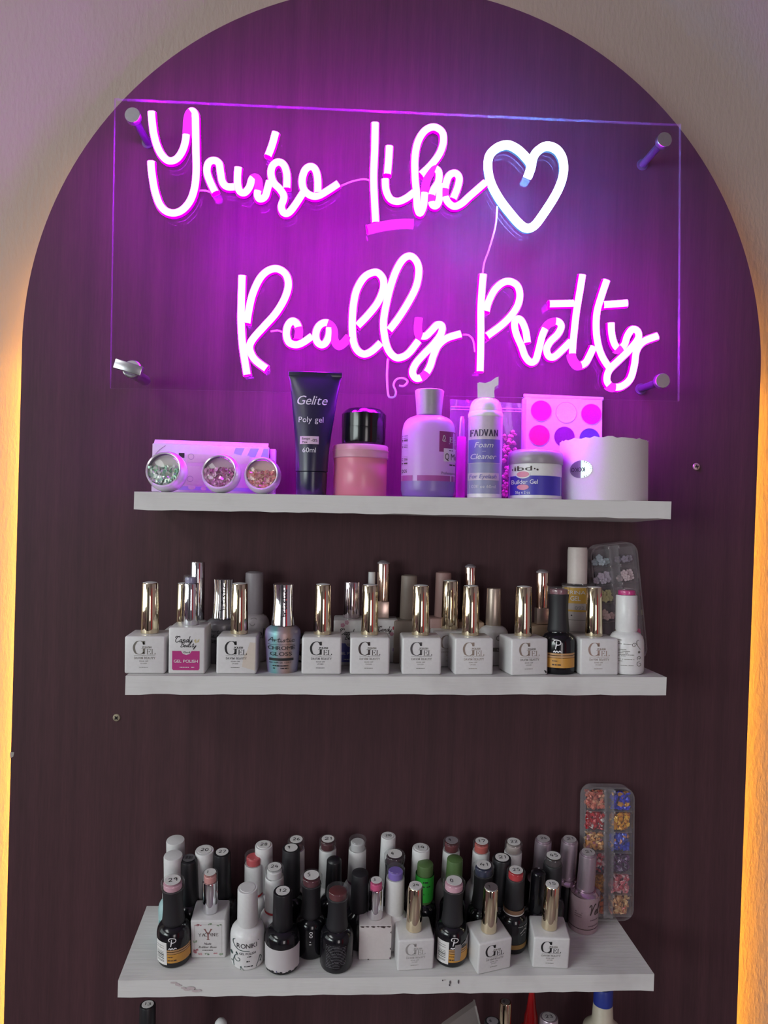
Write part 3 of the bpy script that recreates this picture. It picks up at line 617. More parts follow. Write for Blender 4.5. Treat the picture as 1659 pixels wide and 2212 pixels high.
mesh_obj('barrel', xform(lathe([(.0045, 0), (.0045, .037)], 20), Matrix.Translation((.002, .0405, -.003)) @ Matrix.Rotation(PI / 2, 4, 'X')), CHR, s)
# ------------------------------------------------------------------ placing things on the shelves
def frame(s, X, Y, rot=0.0, lean=0.0):
    n = nrm(s, X, Y); x = Vector((1, 0, 0)); x = (x - n * x.dot(n)).normalized(); y = n.cross(x)
    M = Matrix(((x.x, y.x, n.x, X), (x.y, y.y, n.y, Y), (x.z, y.z, n.z, shz(s, X, Y)), (0, 0, 0, 1)))
    return M @ Matrix.Rotation(rot, 4, 'Z') @ Matrix.Rotation(lean, 4, 'X')
def on(s, px, Y, rot=0.0):
    z = shz(s, 0, Y)
    for _ in range(4): X = x_at(px, Y, z); z = shz(s, X, Y)
    return frame(s, X, Y, rot)
def faced(M):
    p = M.translation; return M @ Matrix.Rotation(-math.atan2(p.x - CAM.x, p.y - CAM.y), 4, 'Z')
def from_top(s, px, py, H, rot=0.0):
    x, y = at(px, py, -.04).x, -.04
    f_ = lambda x, y: proj(Vector((x, y, shz(s, x, y))) + nrm(s, x, y) * H)
    for _ in range(12):
        a, b = f_(x, y); e = .0005; ax, bx = f_(x + e, y); ay, by = f_(x, y + e)
        J = ((ax - a) / e, (ay - a) / e, (bx - b) / e, (by - b) / e); det = J[0] * J[3] - J[1] * J[2]
        dx, dy = px - a, py - b; x += (J[3] * dx - J[1] * dy) / det; y += (-J[2] * dx + J[0] * dy) / det
    return frame(s, x, y, rot)
class PX:                                   # photograph pixels -> a thing's own x / z on its front
    def __init__(self, M, front):
        b = M @ Vector((0, -front, 0)); self.k = ppx(b); self.x0, self.y0 = proj(b)
    def x(self, px): return (px - self.x0) * self.k
    def z(self, py): return (self.y0 - py) * self.k
    def rect(self, a, b, c, d, nx=8): return rect2(self.x(a), self.x(b), self.z(d), self.z(c), nx)
    def T(self, s, a, b, c, d, **kw): return T(s, self.x(a), self.x(b), self.z(d), self.z(c), **kw)
PARTS = {}
BOT_G = {}
def cap_parts(root, z0, H, rc0, rc1, cm, window=None, sticker=None, flare=False, dome=0.0, ring=None, stm=None, n=24, sink=False):
    hw = window[1] if window else 0.0; zt = H - hw; h = zt - z0
    if flare: pr = [(rc0 * .96, z0), (rc0, z0 + .0006)] + smooth_prof([(rc0 * .985, z0 + h * .08), (rc0 * .91, z0 + h * .3), (rc0 * .87, z0 + h * .58), (rc0 * .88, z0 + h * .8), (rc1 * .97, z0 + h * .97)], 3) + [(rc1 * .97, zt)]
    else: pr = [(rc0 * .96, z0), (rc0, z0 + .0006), (rc1, zt - .0008), (rc1 * .95, zt)]
    if not window and not flare: pr[-2:] = [(rc1, zt - .0009 - dome), (rc1 * .96, zt - .0002 - dome)] + ([(rc1 * .6, zt - dome * .3)] if dome else [])
    pr.append((0, zt))
    c = mesh_obj('cap', lathe(pr, n), cm, root)
    top = H
    if window:
        rw = rc1 * (1.06 if flare else 1.0)
        w = mesh_obj('cap_window', lathe([(rw * .97, zt), (rw, zt + .0005), (rw, H - .0008), (rw * .94, H - .0001), (0, H)], n), CLEAR, root)
        mesh_obj('colour_core', lathe([(rw * .80, zt + .0002), (rw * .80, H - hw * .38), (rw * .70, H - hw * .3), (0, H - hw * .3)], 18), window[0], w)
    if sink: mesh_obj('cap_top', lathe([(rc1 * .78, H - .0001), (rc1 * .74, H + .0002), (0, H + .0003)], n), WHITEM, root); top = H + .0003
    if sticker is not None:
        rs = min(rc1, rc1) * .74
        s = mesh_obj('sticker', lathe([(rs, top), (rs, top + .00025), (0, top + .00025)], 20), stm or PAPER, root)
        if sticker: mesh_obj('number', ontop(T(sticker, -rs * .5, rs * .5, -rs * .32, rs * .32, font='script', pen=.13), top + .0003), INK, s, False)
    if ring: mesh_obj('collar_ring', lathe([(rc0 * 1.02, z0), (rc0 * 1.04, z0 + .0004), (rc0 * 1.04, z0 + .0016), (rc0 * 1.02, z0 + .002)], n, cap0=False, cap1=False), ring, root)
    return c
def round_bottle(M, label, R=.0135, hb=.033, H=.066, rc0=.0080, rc1=.0076, bm_=None, cm=None, group=None, name='nail_polish_bottle', **kw):
    root = thing(name, label, 'nail polish', M, group)
    rn = rc0 * .93
    pr = [(R * .84, 0), (R * .95, .0007), (R, .0028), (R, hb * .72), (R * .985, hb * .79), (R * .93, hb * .87), (R * .80, hb * .945), (max(rn, R * .62), hb * .985), (rn, hb), (rn, hb + .0012)]
    b = mesh_obj('bottle', lathe(pr, 32), bm_, root)
    cap_parts(root, hb + .0003, H, rc0, rc1, cm, **kw)
    return root
def dec(root, name, geo2, R, m, parent=None, sy=1.0, eps=.00016):
    return mesh_obj(name, onround(geo2, R, eps, sy), m, parent or root, True)
def barcode2(x0, x1, z0, z1, n=16, seed=3, horizontal=True):
    rr = random.Random(seed); g = []; t = 0
    cuts = sorted(rr.random() for _ in range(2 * n))
    for a, b in zip(cuts[::2], cuts[1::2]):
        if horizontal: g.append(rect2(x0, x1, z0 + (z1 - z0) * a, z0 + (z1 - z0) * (a + (b - a) * .55), 2))
        else: g.append(rect2(x0 + (x1 - x0) * a, x0 + (x1 - x0) * (a + (b - a) * .55), z0, z1))
    return join(*g)

# ------------------------------------------------------------------ square white bottle with tapered gold cap (build the print once, reuse it)
GW, GD, GH, GC = .0316, .0290, .0297, .0405
def gel_print():
    k = .0554e-3; X = lambda u: (u - 435) * k; Z = lambda v: GH - (v - 1215) * k
    big = T('G', X(285), X(450), Z(1470), Z(1280), font='serif', pen=.16, contrast=.16)
    el = T('EL', X(460), X(578), Z(1470), Z(1398), font='serif', pen=.15, contrast=.25)
    pol = T('POLISH', X(402), X(525), Z(1381), Z(1358), font='serif', pen=.3, contrast=.5)
    ln = join(rect2(X(282), X(400), Z(1487), Z(1484)), rect2(X(452), X(578), Z(1487), Z(1484)), stroke2([(X(400), Z(1496)), (X(415), Z(1478)), (X(422), Z(1494)), (X(440), Z(1484)), (X(452), Z(1486))], k * 3))
    dav = T('DAVIM BEAUTY', X(286), X(580), Z(1537), Z(1508), font='serif', pen=.15, contrast=.5)
    so = join(T('SOAK OFF', X(358), X(485), Z(1576), Z(1558)), T('UV/LED', X(375), X(465), Z(1607), Z(1591)), dashes(X(358), X(480), Z(1656), k * 8, .95, 4))
    return join(big, el, ln), join(pol, dav, so)
GP1, GP2 = gel_print()
mesh_cache = {}
def cached(root, name, key, geo, m, parent=None, smooth=True):
    kk = (key, m.name)
    if kk not in mesh_cache:
        o = mesh_obj(name, geo(), m, parent or root, smooth); mesh_cache[kk] = o.data; return o
    o = bpy.data.objects.new(name, mesh_cache[kk]); COL.objects.link(o); o.parent = parent or root; return o
def gel_bottle(M, label, ink=INK, ink2=None, group='square white gel bottles with gold caps', sticker=None, chip=None, dome=.0004, tan=False, sc=1.0, stm=None):
    root = thing('nail_polish_bottle', label, 'nail polish', M @ Matrix.Scale(sc, 4), group)
    cached(root, 'bottle', 'gelbody', lambda: join(rbox(GW, GD, GH, .0017, 3), move(lathe([(.0062, 0), (.0062, .0012)], 20), 0, 0, GH - .0001)), OFFW)
    cached(root, 'logo', 'gp1', lambda: flat(GP1, -GD / 2), ink, None, False)
    cached(root, 'lettering', 'gp2', lambda: flat(GP2, -GD / 2), ink2 or ink, None, False)
    z0 = GH + .0004; H = GH + GC
    cached(root, 'cap', 'gelcap', lambda: lathe([(.0069, z0), (.00715, z0 + .0008), (.0063, H - .0007), (.0060, H - .0001), (.0057, H)], 30, cap1=False), GOLD)
    cached(root, 'cap_top', 'geltop', lambda: lathe([(.0058, H - .0004), (.0056, H + .0002), (.003, H + .0007), (0, H + .0009)], 24), WHITEM)
    if tan: mesh_obj('tan_stain', flat(poly2([(.0045, .006), (.0145, .003), (.0148, .025), (.0105, .0255), (.0085, .019), (.0055, .014)]), -GD / 2, .00005), mat('tan_stain', 'cabdb2', .5), root, False)
    if sticker is not None:
        s = mesh_obj('sticker', lathe([(.0056, H + .0009), (.0056, H + .0012), (0, H + .0012)], 20), stm or PAPER, root)
        mesh_obj('number', ontop(T(sticker, -.0026, .0026, -.0016, .0016, font='script', pen=.13), H + .00125), INK, s, False)
    if chip:
        for cx, cz, a, b in chip: mesh_obj('chip', flat(poly2([(cx - a, cz + b), (cx + a * .3, cz + b * .6), (cx + a, cz - b * .2), (cx + a * .4, cz - b), (cx - a * .5, cz)]), -GD / 2, .0002), INK, root, False)
    return root

# ================================================================== SHELF 1
LAV = mat('lilac_card', 'd9c9dd', .5); PASTB = mat('periwinkle_print', 'a9a4d8', .5); PASTP = mat('pale_pink_print', 'e2c3d6', .5); PASTC = mat('cream_print', 'd8cfc4', .5)
# --- pastel carton behind the glitter pots
M = on(1, 461, -.026, radians(3)); q = PX(M, .009)
W_ = q.x(578) - q.x(330); Hb = q.z(962)
cb = thing('carton', 'pastel lilac nail-art carton lying behind the three glitter pots', 'box', M)
mesh_obj('body', move(rbox(W_, .018, Hb, .0008), q.x(454)), LAV, cb)
mesh_obj('end_flap', move(rbox(.0050, .016, Hb * .97, .0006), q.x(582.5) + .0012, .002), mat('mauve_card', 'c6a5c8', .5), cb)
mesh_obj('top_flap', xform(rbox(W_ * .98, .0008, .0052, .0003), Matrix.Translation((q.x(454), -.0075, Hb)) @ Matrix.Rotation(radians(-50), 4, 'X')), LAV, cb)
fy = -.009
mesh_obj('print', flat(join(poly2([(q.x(502), q.z(978)), (q.x(506), q.z(966)), (q.x(525), q.z(966)), (q.x(518), q.z(982))]), poly2([(q.x(530), q.z(984)), (q.x(538), q.z(966)), (q.x(556), q.z(966)), (q.x(548), q.z(985))]), poly2([(q.x(560), q.z(985)), (q.x(566), q.z(966)), (q.x(576), q.z(966)), (q.x(576), q.z(985))]), q.rect(340, 576, 1052, 1060)), fy), PASTB, cb, False)
mesh_obj('print', flat(join(q.rect(400, 540, 984, 1052), ell2(q.x(540), q.z(970), q.k * 8, q.k * 4)), fy, .0001), PASTP, cb, False)
mesh_obj('print', flat(join(q.rect(404, 536, 982, 1000), q.rect(404, 440, 1008, 1048), ell2(q.x(415), q.z(1054), q.k * 8, q.k * 5), ell2(q.x(440), q.z(1056), q.k * 6, q.k * 4)), fy, .0002), PASTC, cb, False)
mesh_obj('cut_out', flat(q.rect(386, 398, 981, 991), fy, .0003), INK, cb, False)
mesh_obj('print_line', flat(join(stroke2([(q.x(334), q.z(990)), (q.x(345), q.z(976)), (q.x(358), q.z(966))], q.k * 1.2), stroke2([(q.x(412 + 6 * cos(a)), q.z(988 + 6 * sin(a))) for a in [i * PI / 6 for i in range(13)]], q.k), stroke2([(q.x(411 + 6 * cos(a)), q.z(1036 + 6 * sin(a))) for a in [i * PI / 6 for i in range(13)]], q.k)), fy, .0003), mat('taupe_print', 'a08ea0', .6), cb, False)
# --- three domed glitter pots
def pot(px, py, rpx, wx, wy, label, cols, seed):
    Y = -.060; k = ppx((0, Y, 1.46)); R = rpx * k
    M = on(1, px, Y); root = thing('glitter_pot', label, 'glitter pot', M, 'silver glitter pots')
    ax = Vector((wx, -1, wy)).normalized(); Rm = Vector((0, 0, 1)).rotation_difference(ax).to_matrix().to_4x4()
    T_ = Matrix.Translation((0, 0, R * .985)) @ Rm; s = R / .0158
    g = lambda pr, n=36: xform(lathe([(a * s, b * s) for a, b in pr], n, cap0=False, cap1=False), T_)
    mesh_obj('pot', g([(0, -.0105), (.0085, -.0105), (.0125, -.0085), (.0150, -.0045), (.0158, .0), (.0156, .003), (.0146, .0062), (.0137, .0078)]), mat('pearl_silver', (.88, .87, .89), .2, .6, var=0), root)
    mesh_obj('rim', g([(.0138, .0076), (.0140, .0086), (.0134, .0092), (.0126, .0088), (.0126, .0076)]), mat('pearl_silver', (.88, .87, .89), .2, .6, var=0), root)
    mesh_obj('backing', g([(.0126, .0040), (0, .0040)]), mat('pot_backing_%d' % seed, cols[0], .6), root)
    mesh_obj('window', g(smooth_prof([(.0127, .0086), (.0112, .0104), (.007, .0120), (0, .0126)], 3)), CLEAR, root)
    rr = random.Random(seed)
    for ci, c in enumerate(cols[1:]):
        V, Fc = [], []
        for _ in range(120):
            while True:
                a, b = rr.uniform(-.0122, .0122), rr.uniform(-.0122, .003)
                if a * a + b * b < .0120 ** 2 and b < .0018 + .003 * rr.random() - (.0012 if abs(a) < .006 else 0): break
            z = rr.uniform(.0045, .0085); r = rr.uniform(.0008, .0021); o = len(V); n = 6
            tl = Matrix.Rotation(rr.uniform(-.9, .9), 3, 'X') @ Matrix.Rotation(rr.uniform(-.9, .9), 3, 'Y')
            V += [tuple(Vector((a, b, z)) * 1 + tl @ Vector((r * cos(2 * PI * i / n), r * sin(2 * PI * i / n), 0))) for i in range(n)]; Fc.append(tuple(range(o, o + n)))
        # keep 'down' of the window pointing down
        U = (Vector((0, 0, 1)) - ax * ax.z).normalized(); Xv = U.cross(ax)
        B = Matrix(((Xv.x, U.x, ax.x, 0), (Xv.y, U.y, ax.y, 0), (Xv.z, U.z, ax.z, R * .985), (0, 0, 0, 1)))
        mesh_obj('glitter', xform(([(x * s, y * s, z * s) for x, y, z in V], Fc), B), mat('glitter_%d_%d' % (seed, ci), c, .22, .25), root, False, 'stuff')
pot(361, 1018, 43.5, -.16, .22, 'silver domed pot with green glitter, leftmost of the three', ['b9b3ae', '8fc9a4', 'c9d8c4', 'd4d0cf'], 11)
pot(478, 1020, 42, -.10, .20, 'silver domed pot with deep pink glitter, middle of the three', ['b590a6', 'b2588f', 'd69cc0', 'caa0b8'], 12)
pot(567, 1020, 40, -.04, .20, 'silver domed pot with coral glitter, beside the dark tube', ['c9a6a0', 'd98d7c', 'e0b3a0', 'd9a49a'], 13)
# --- poly gel tube
M = on(1, 672, -.0620); q = PX(M, .013)
tb = thing('gel_tube', 'dark navy squeeze tube standing on its cap with silver lettering', 'gel tube', M)
NAVY = mat('navy_tube_plastic', '221c3a', .3); n = 32; V, Fc = [], []
rings = [(35.5, 13, 1017), (35.5, 13, 1012), (36.5, 12.8, 980), (40, 11.8, 940), (45, 9.6, 900), (51, 6.4, 850), (56, 3.0, 815), (58, 1.6, 808), (58.8, 1.3, 798), (58.8, .9, 797)]
for a, b, py in rings:
    V += [(a * q.k * sin(2 * PI * i / n) + (672 + (1017 - py) * .018 - 672) * q.k, -b * .001 * cos(2 * PI * i / n), q.z(py)) for i in range(n)]
for j in range(len(rings) - 1):
    for i in range(n): Fc.append((j * n + i, j * n + (i + 1) % n, (j + 1) * n + (i + 1) % n, (j + 1) * n + i))
Fc += [tuple(reversed(range(n))), tuple(range((len(rings) - 1) * n, len(rings) * n))]
mesh_obj('tube', (V, Fc), NAVY, tb)
mesh_obj('crimp', move(rbox(118 * q.k, .0024, 10 * q.k, .0004), (1017 - 800) * .018 * q.k, 0, q.z(808)), NAVY, tb)
mesh_obj('cap', lathe([(33.5 * q.k * .98, 0), (33.5 * q.k, .0006), (34.5 * q.k, q.z(1019)), (33.5 * q.k, q.z(1018))], 32), mat('navy_cap', '1d1836', .25), tb)
def tube_y(z):
    for (a, b, p0), (c, d, p1) in zip(rings, rings[1:]):
        if q.z(p0) <= z <= q.z(p1): t = (z - q.z(p0)) / max(q.z(p1) - q.z(p0), 1e-9); return (b + (d - b) * t) * .001, (a + (c - a) * t) * q.k
    return .002, .02
def ontube(g):
    V = []
    for x, z in g[0]:
        b, a = tube_y(z); t = min(.95, abs(x - (z - q.z(1017)) * .018) / a); V.append((x, -b * sqrt(1 - t * t) - .0002, z))
    return V, g[1]
SILI = mat('silver_print', 'd9d3e0', .4)
mesh_obj('lettering', ontube(join(q.T('Gelite', 637, 703, 851, 872, shear=.28), q.T('Poly gel', 641, 695, 898, 911), q.T('60ml', 651, 680, 966, 977))), SILI, tb, False)
lb = mesh_obj('sticker', ontube(q.rect(645, 686, 942, 959)), mat('pink_sticker', 'd3b3cf', .6), tb, False)
tx = ontube(join(q.T('Beige', 649, 667, 944, 949.5), q.T('Pink', 650, 662, 952, 957), q.T('-05', 669, 683, 947, 954)))
mesh_obj('lettering', ([(x, y - .0002, z) for x, y, z in tx[0]], tx[1]), INKB, lb, False)
# --- pink jar and the black jar on top of it
M = on(1, 777, -.052); q = PX(M, .022); R = 59.5 * q.k; zl = q.z(988); zt = q.z(958)
PINK = milky_mat('translucent_pink_plastic', 'ee94ac', .35); PINKL = milky_mat('translucent_pink_lid', 'eab2c4', .4)
jar = thing('jar', 'wide translucent pink jar with a screw lid under the black jar', 'jar', M)
mesh_obj('body', lathe([(R * .97, 0), (R, .001), (R, zl), (R * .97, zl + .001)], 44), PINK, jar)
mesh_obj('lid', lathe([(R * 1.02, zl + .0002), (R * 1.045, zl + .0008), (R * 1.045, zt - .004), (R * 1.035, zt - .0035), (R * 1.035, zt - .001), (R * 1.0, zt), (0, zt)], 44), PINKL, jar)
mesh_obj('lid_ridge', lathe([(R * 1.05, zl + (zt - zl) * .55), (R * 1.058, zl + (zt - zl) * .6), (R * 1.05, zl + (zt - zl) * .65)], 44, cap0=False, cap1=False), PINKL, jar)
M2 = M @ Matrix.Translation((q.x(784), 0, zt)); k = q.k
bj = thing('jar', 'glossy black jar with a faceted lid standing on the pink jar', 'jar', M2)
mesh_obj('body', lathe([(46 * k, 0), (47 * k, .0008), (49 * k, 10 * k), (49 * k, 40 * k)], 44, cap1=True), BLACKG, bj)
mesh_obj('lid', lathe([(49.3 * k, 40.3 * k), (49.5 * k, 42 * k), (49.5 * k, 70 * k), (47 * k, 73 * k), (39 * k, 81 * k), (36 * k, 82 * k), (0, 82 * k)], 12), BLACKG, bj)
# --- monomer bottle
M = faced(on(1, 923.5, -.0630)); q = PX(M, .02); k = q.k; R = 60 * k; SYB = .8
MILK = milky_mat('milky_lilac_plastic', 'e2bcea', .5); MILKD = milky_mat('violet_liquid_base', '9a7ac9', .4)
bt = thing('bottle', 'milky lilac shouldered bottle with a flared grey cap', 'bottle', M)
pr = [(R * .86, 0), (R * .95, .0015), (R, .006)]; zc = q.z(1038)
mesh_obj('lower_body', lathe(pr + [(R, zc)], 44, SYB), MILKD, bt)
mesh_obj('body', lathe([(R, zc), (R, q.z(935))] + smooth_prof([(R * .99, q.z(925)), (R * .92, q.z(908)), (R * .76, q.z(897)), (R * .52, q.z(891))], 4) + [(27 * k, q.z(889))], 44, SYB, cap0=False), MILK, bt)
mesh_obj('cap', lathe([(27.5 * k, q.z(889.5)), (28 * k, q.z(887)), (30 * k, q.z(860)), (32.5 * k, q.z(837)), (32.5 * k, q.z(835)), (30 * k, q.z(833)), (0, q.z(833))], 36), mat('mauve_grey_cap', '9a8f9d', .35), bt)
MAGL = mat('plum_label', '8b2f78', .5); BANDM = mat('magenta_band', '9c3f95', .5)
dec(bt, 'label', q.rect(947, 990, 929, 974, 6), R, MAGL, sy=SYB); dec(bt, 'label', q.rect(957, 990, 966, 995, 6), R, mat('pale_lilac_label', 'd8bfdd', .5), sy=SYB, eps=.0004)
dec(bt, 'band', join(q.rect(864, 890, 1026, 1038, 5), q.rect(900, 988, 1026, 1038, 9)), R, BANDM, sy=SYB)
dec(bt, 'barcode', join(barcode2(q.x(865), q.x(878), q.z(1003), q.z(936), 20, 5), T('pos', q.x(866), q.x(877), q.z(1020), q.z(1012))), R, INKB, sy=SYB)
dec(bt, 'lettering', join(q.T('Q Mo', 960, 988, 976, 991, font='serif' if False else 'sans'), q.T('Professional', 953, 984, 1017, 1023), dashes(q.x(966), q.x(984), q.z(1002), k * 3), dashes(q.x(966), q.x(984), q.z(970.5), k * 2)), R, INKB, sy=SYB, eps=.0006)
dec(bt, 'lettering', join(q.T('E', 969, 977, 941, 952, font='serif'), q.T('z', 978, 983, 944, 952), stroke2([(q.x(954), q.z(950)), (q.x(957), q.z(938)), (q.x(960), q.z(945)), (q.x(956), q.z(951)), (q.x(962), q.z(950))], k * 1.2), rect2(q.x(968), q.x(984), q.z(956), q.z(955))), R, SILI, sy=SYB, eps=.0006)
# --- zip bag with a pink brush tube and pink beads
M = on(1, 1048, -.016); q = PX(M, .005); k = q.k
bag = thing('zip_bag', 'clear plastic zip bag standing behind the foam bottle', 'bag', M)
V, Fc = [], []; nx, nz = 14, 14
for s_ in (-1, 1):
    o = len(V)
    for j in range(nz + 1):
        for i in range(nx + 1):
            u, v = i / nx, j / nz; wd = (970 + (968 - 970) * v) ; x = q.x(972 - 4 * v + u * (1133 - 972 + 4 * v)); z = q.z(1072 - v * (1072 - 866) - v * (1 - u) * 4)
            bul = .0055 * (sin(PI * min(max(u, .0), 1)) ** .5) * (1 - v ** 3) * (.4 + .6 * min(1, v * 6)) + .0006 * sin(u * 23 + v * 9)
            V.append((x, s_ * bul, max(z, .0002)))
    for j in range(nz):
        for i in range(nx): Fc.append((o + j * (nx + 1) + i, o + j * (nx + 1) + i + 1, o + (j + 1) * (nx + 1) + i + 1, o + (j + 1) * (nx + 1) + i))
BAGM = clear_mat('polythene', tint=(.96, .93, .97), gloss=.3, haze=.05, rough=.12)
mesh_obj('film', (V, Fc), BAGM, bag)
mesh_obj('zip_seal', join(*[move(rbox((1131 - 970) * k, .0012, .0009, .0003), q.x(1050), -.002, q.z(y)) for y in (880, 886)]), clear_mat('zip_seal_plastic', gloss=.5, haze=.25, hazecol=(.85, .7, .88)), bag)
PINKT = milky_mat('pink_plastic', 'e07fc0', .3)
Mb = on(1, 994, -.030); bq = PX(Mb, .004)
br = thing('brush_tube', 'slim pink tube with a metal top between the lilac bottle and the foam bottle', 'tube', Mb)
mesh_obj('tube', lathe([(10 * k * .9, 0), (10 * k, .001), (9.5 * k, bq.z(945)), (9 * k, bq.z(942))], 20), PINKT, br)
mesh_obj('ferrule', lathe([(6.5 * k, bq.z(942)), (6.5 * k, bq.z(905)), (4 * k, bq.z(898)), (0, bq.z(897))], 20), SILVERB, br)
V, Fc = [], []
for _ in range(90):
    a, c_ = q.x(1088 + 30 * rnd()), q.z(1068 - 140 * rnd() ** 1.5); r = .0011 + .0012 * rnd(); o = len(V); b_ = -.0015 + .003 * rnd()
    g = lathe([(0, -r), (r * .8, -r * .5), (r, 0), (r * .8, r * .5), (0, r)], 6); V += [(x + a, y + b_, z + max(c_, r)) for x, y, z in g[0]]; Fc += [tuple(i + o for i in f) for f in g[1]]
bd = mesh_obj('bead_filling', (V, Fc), mat('salmon_beads', 'd98a9a', .3)); bd.matrix_world = M
tag(bd, 'salmon pink beads inside the clear bag right of the foam bottle', 'beads', None, 'stuff')
# --- foam cleaner
M = faced(on(1, 1046, -.0655)); q = PX(M, .0143); k = q.k; R = 37.8 * k
FO = mat('lilac_grey_plastic', 'c4b3c9', .35); FOB = mat('blue_grey_print', '8f8fb4', .4); FOL = mat('violet_blue_print', '6a62b0', .4)
fm = thing('foam_bottle', 'slim foam pump bottle with a white dome cap and beak nozzle', 'bottle', M)
zb = q.z(897)
mesh_obj('base', lathe([(R * .95, 0), (R, .0008), (R, q.z(1066))], 36), WHITE, fm)
mesh_obj('body', lathe([(R, q.z(1066)), (R, zb)], 36), FO, fm)
mesh_obj('collar', lathe([(R * 1.0, zb), (R * 1.02, zb + .0006), (R * 1.02, q.z(889)), (R * .99, q.z(887)), (R * .97, q.z(884))], 36), WHITE, fm)
mesh_obj('dome', lathe([(R * .95, q.z(884))] + smooth_prof([(R * .95, q.z(882)), (R * .88, q.z(868)), (R * .72, q.z(858)), (R * .52, q.z(854))], 4), 36), WHITE, fm)
pv = [(1030, 854), (1029, 822), (1034, 820), (1046, 822), (1058, 818), (1069, 810), (1075, 808), (1075, 826), (1067, 831), (1066, 840), (1067, 854)]
mesh_obj('nozzle', prism(list(reversed([(q.x(a - 2), q.z(b)) for a, b in pv])), -.0062, .0062), WHITE, fm, False)
dec(fm, 'lower_print', q.rect(1004, 1090, 1000, 1066, 14), R, FOB); dec(fm, 'label', q.rect(1010, 1078, 948, 999, 12), R, FOL, eps=.0003)
dec(fm, 'label', q.rect(1009, 1077, 1021, 1037, 12), R, FO, eps=.0003)
dec(fm, 'lettering', q.T('FADVAN', 1013, 1074, 927, 941, font='serif', pen=.17, contrast=.3), R, mat('indigo_ink', '2c2444', .5), eps=.0004)
for g in (q.T('Foam', 1023, 1064, 954, 966, shear=.25), q.T('-', 1040, 1048, 973, 976), q.T('Cleaner', 1015, 1071, 979, 991, shear=.25), q.T('1 03fl oz 60ml', 1013, 1070, 1047, 1054)): dec(fm, 'lettering', g, R, SILI, eps=.0005)
dec(fm, 'lettering', q.T('For Eyelash', 1012, 1072, 1024, 1033, shear=.25), R, FOL, eps=.0006)
# --- builder gel jar
M = faced(on(1, 1155, -.057)); q = PX(M, .0222); k = q.k; R = 58.5 * k
ib = thing('jar', 'builder gel jar with a grey domed lid and a blue and white label', 'jar', M)
GREYL = mat('grey_lilac_lid', '968a97', .3); BLUEL = mat('royal_blue_label', '3f35a6', .4); CORAL = mat('coral_oval', 'd98aa0', .5)
mesh_obj('body', lathe([(R * .95, 0), (R, .001), (R, q.z(1000))], 44), WHITE, ib)
mesh_obj('lid', lathe([(R * 1.03, q.z(1000)), (R * 1.045, q.z(998)), (R * 1.045, q.z(984)), (R * 1.02, q.z(976)), (R * .95, q.z(970)), (R * .8, q.z(967)), (0, q.z(966))], 44), GREYL, ib)
dec(ib, 'label', q.rect(1095, 1216, 1027, 1069, 16), R, BLUEL)
dec(ib, 'label', join(ell2(q.x(1129), q.z(1024), 16 * k, 9 * k)), R, WHITE, eps=.0003); dec(ib, 'oval', join(ell2(q.x(1129), q.z(1024), 13.5 * k, 6.5 * k), ell2(q.x(1129), q.z(1052), 13 * k, 6 * k)), R, CORAL, eps=.0005)
dec(ib, 'lettering', join(q.T('ibd', 1110, 1148, 1005, 1016, font='sans'), ell2(q.x(1106), q.z(1013), k * 1.6, k * 1.6, 8), ell2(q.x(1154), q.z(1012), k * 1.6, k * 1.6, 8), ell2(q.x(1160), q.z(1014), k * 2.2, k * 2.2, 10)), R, INKB, eps=.0004)
dec(ib, 'lettering', join(q.T('Builder Gel', 1104, 1161, 1035, 1045), q.T('56g e 2 oz', 1113, 1145, 1060, 1066)), R, INKW, eps=.0004)
# --- palette
pz = at(1216, 1070, -.009); ang = radians(-1.2)
M = frame(1, x_at(1212, -.0095, 1.456), -.0105, 0.0, 0.0) @ Matrix.Rotation(radians(-2.2), 4, 'X') @ Matrix.Rotation(radians(.3), 4, 'Y')
q = PX(M, .002); k = q.k
pal = thing('eyeshadow_palette', 'pale pink palette of round pigment pans leaning behind the paper roll', 'palette', M)
PALM = mat('pale_pink_tray', 'd7c3d6', .5)
pw, ph = 172 * k, q.z(856)
mesh_obj('tray', move(rbox(pw, .0040, ph, .0008), q.x(1215), 0, 0), PALM, pal)
mesh_obj('lid_edge', move(rbox(pw * 1.03, .0016, 7 * k, .0004), q.x(1215), -.0012, ph - 1.5 * k), PALM, pal)
mesh_obj('spine', move(rbox(9 * k, .0046, ph * .98, .0006), q.x(1129), .0002, 0), mat('lilac_tray_edge', 'c3a5c8', .5), pal)
pans = [('pan_pink', 'c01d72'), ('pan_cream', 'd8cdb4'), ('pan_magenta', 'a3108a'), ('pan_rose', 'bb1f6b'), ('pan_plum', '6b1270'), ('pan_navy', '423a78'), ('pan_coral', 'c04a6a'), ('pan_mauve', '8f5a90'), ('pan_grey', '8a8296')]
for i, (nm_, c_) in enumerate(pans):
    a, b = 1165 + 55.5 * (i % 3) - 3.2 * (i // 3), 887 + 54 * (i // 3) + 1.4 * (i % 3)
    o = mesh_obj('pan', xform(lathe([(23.6 * k, 0), (23.6 * k, .0006), (22.6 * k, .0007), (22.4 * k, .0003), (0, .0004)], 32), Matrix.Translation((q.x(a), -.0020, q.z(b))) @ Matrix.Rotation(PI / 2, 4, 'X')), mat('pan_rim', 'b7a3b8', .4), pal)
    mesh_obj('pigment', xform(lathe([(22.3 * k, .0003), (22.2 * k, .0006), (0, .0006)], 32), Matrix.Translation((q.x(a), -.0020, q.z(b))) @ Matrix.Rotation(PI / 2, 4, 'X')), mat(nm_, c_, .75, bump=.5, bscale=900, var=.12), o)
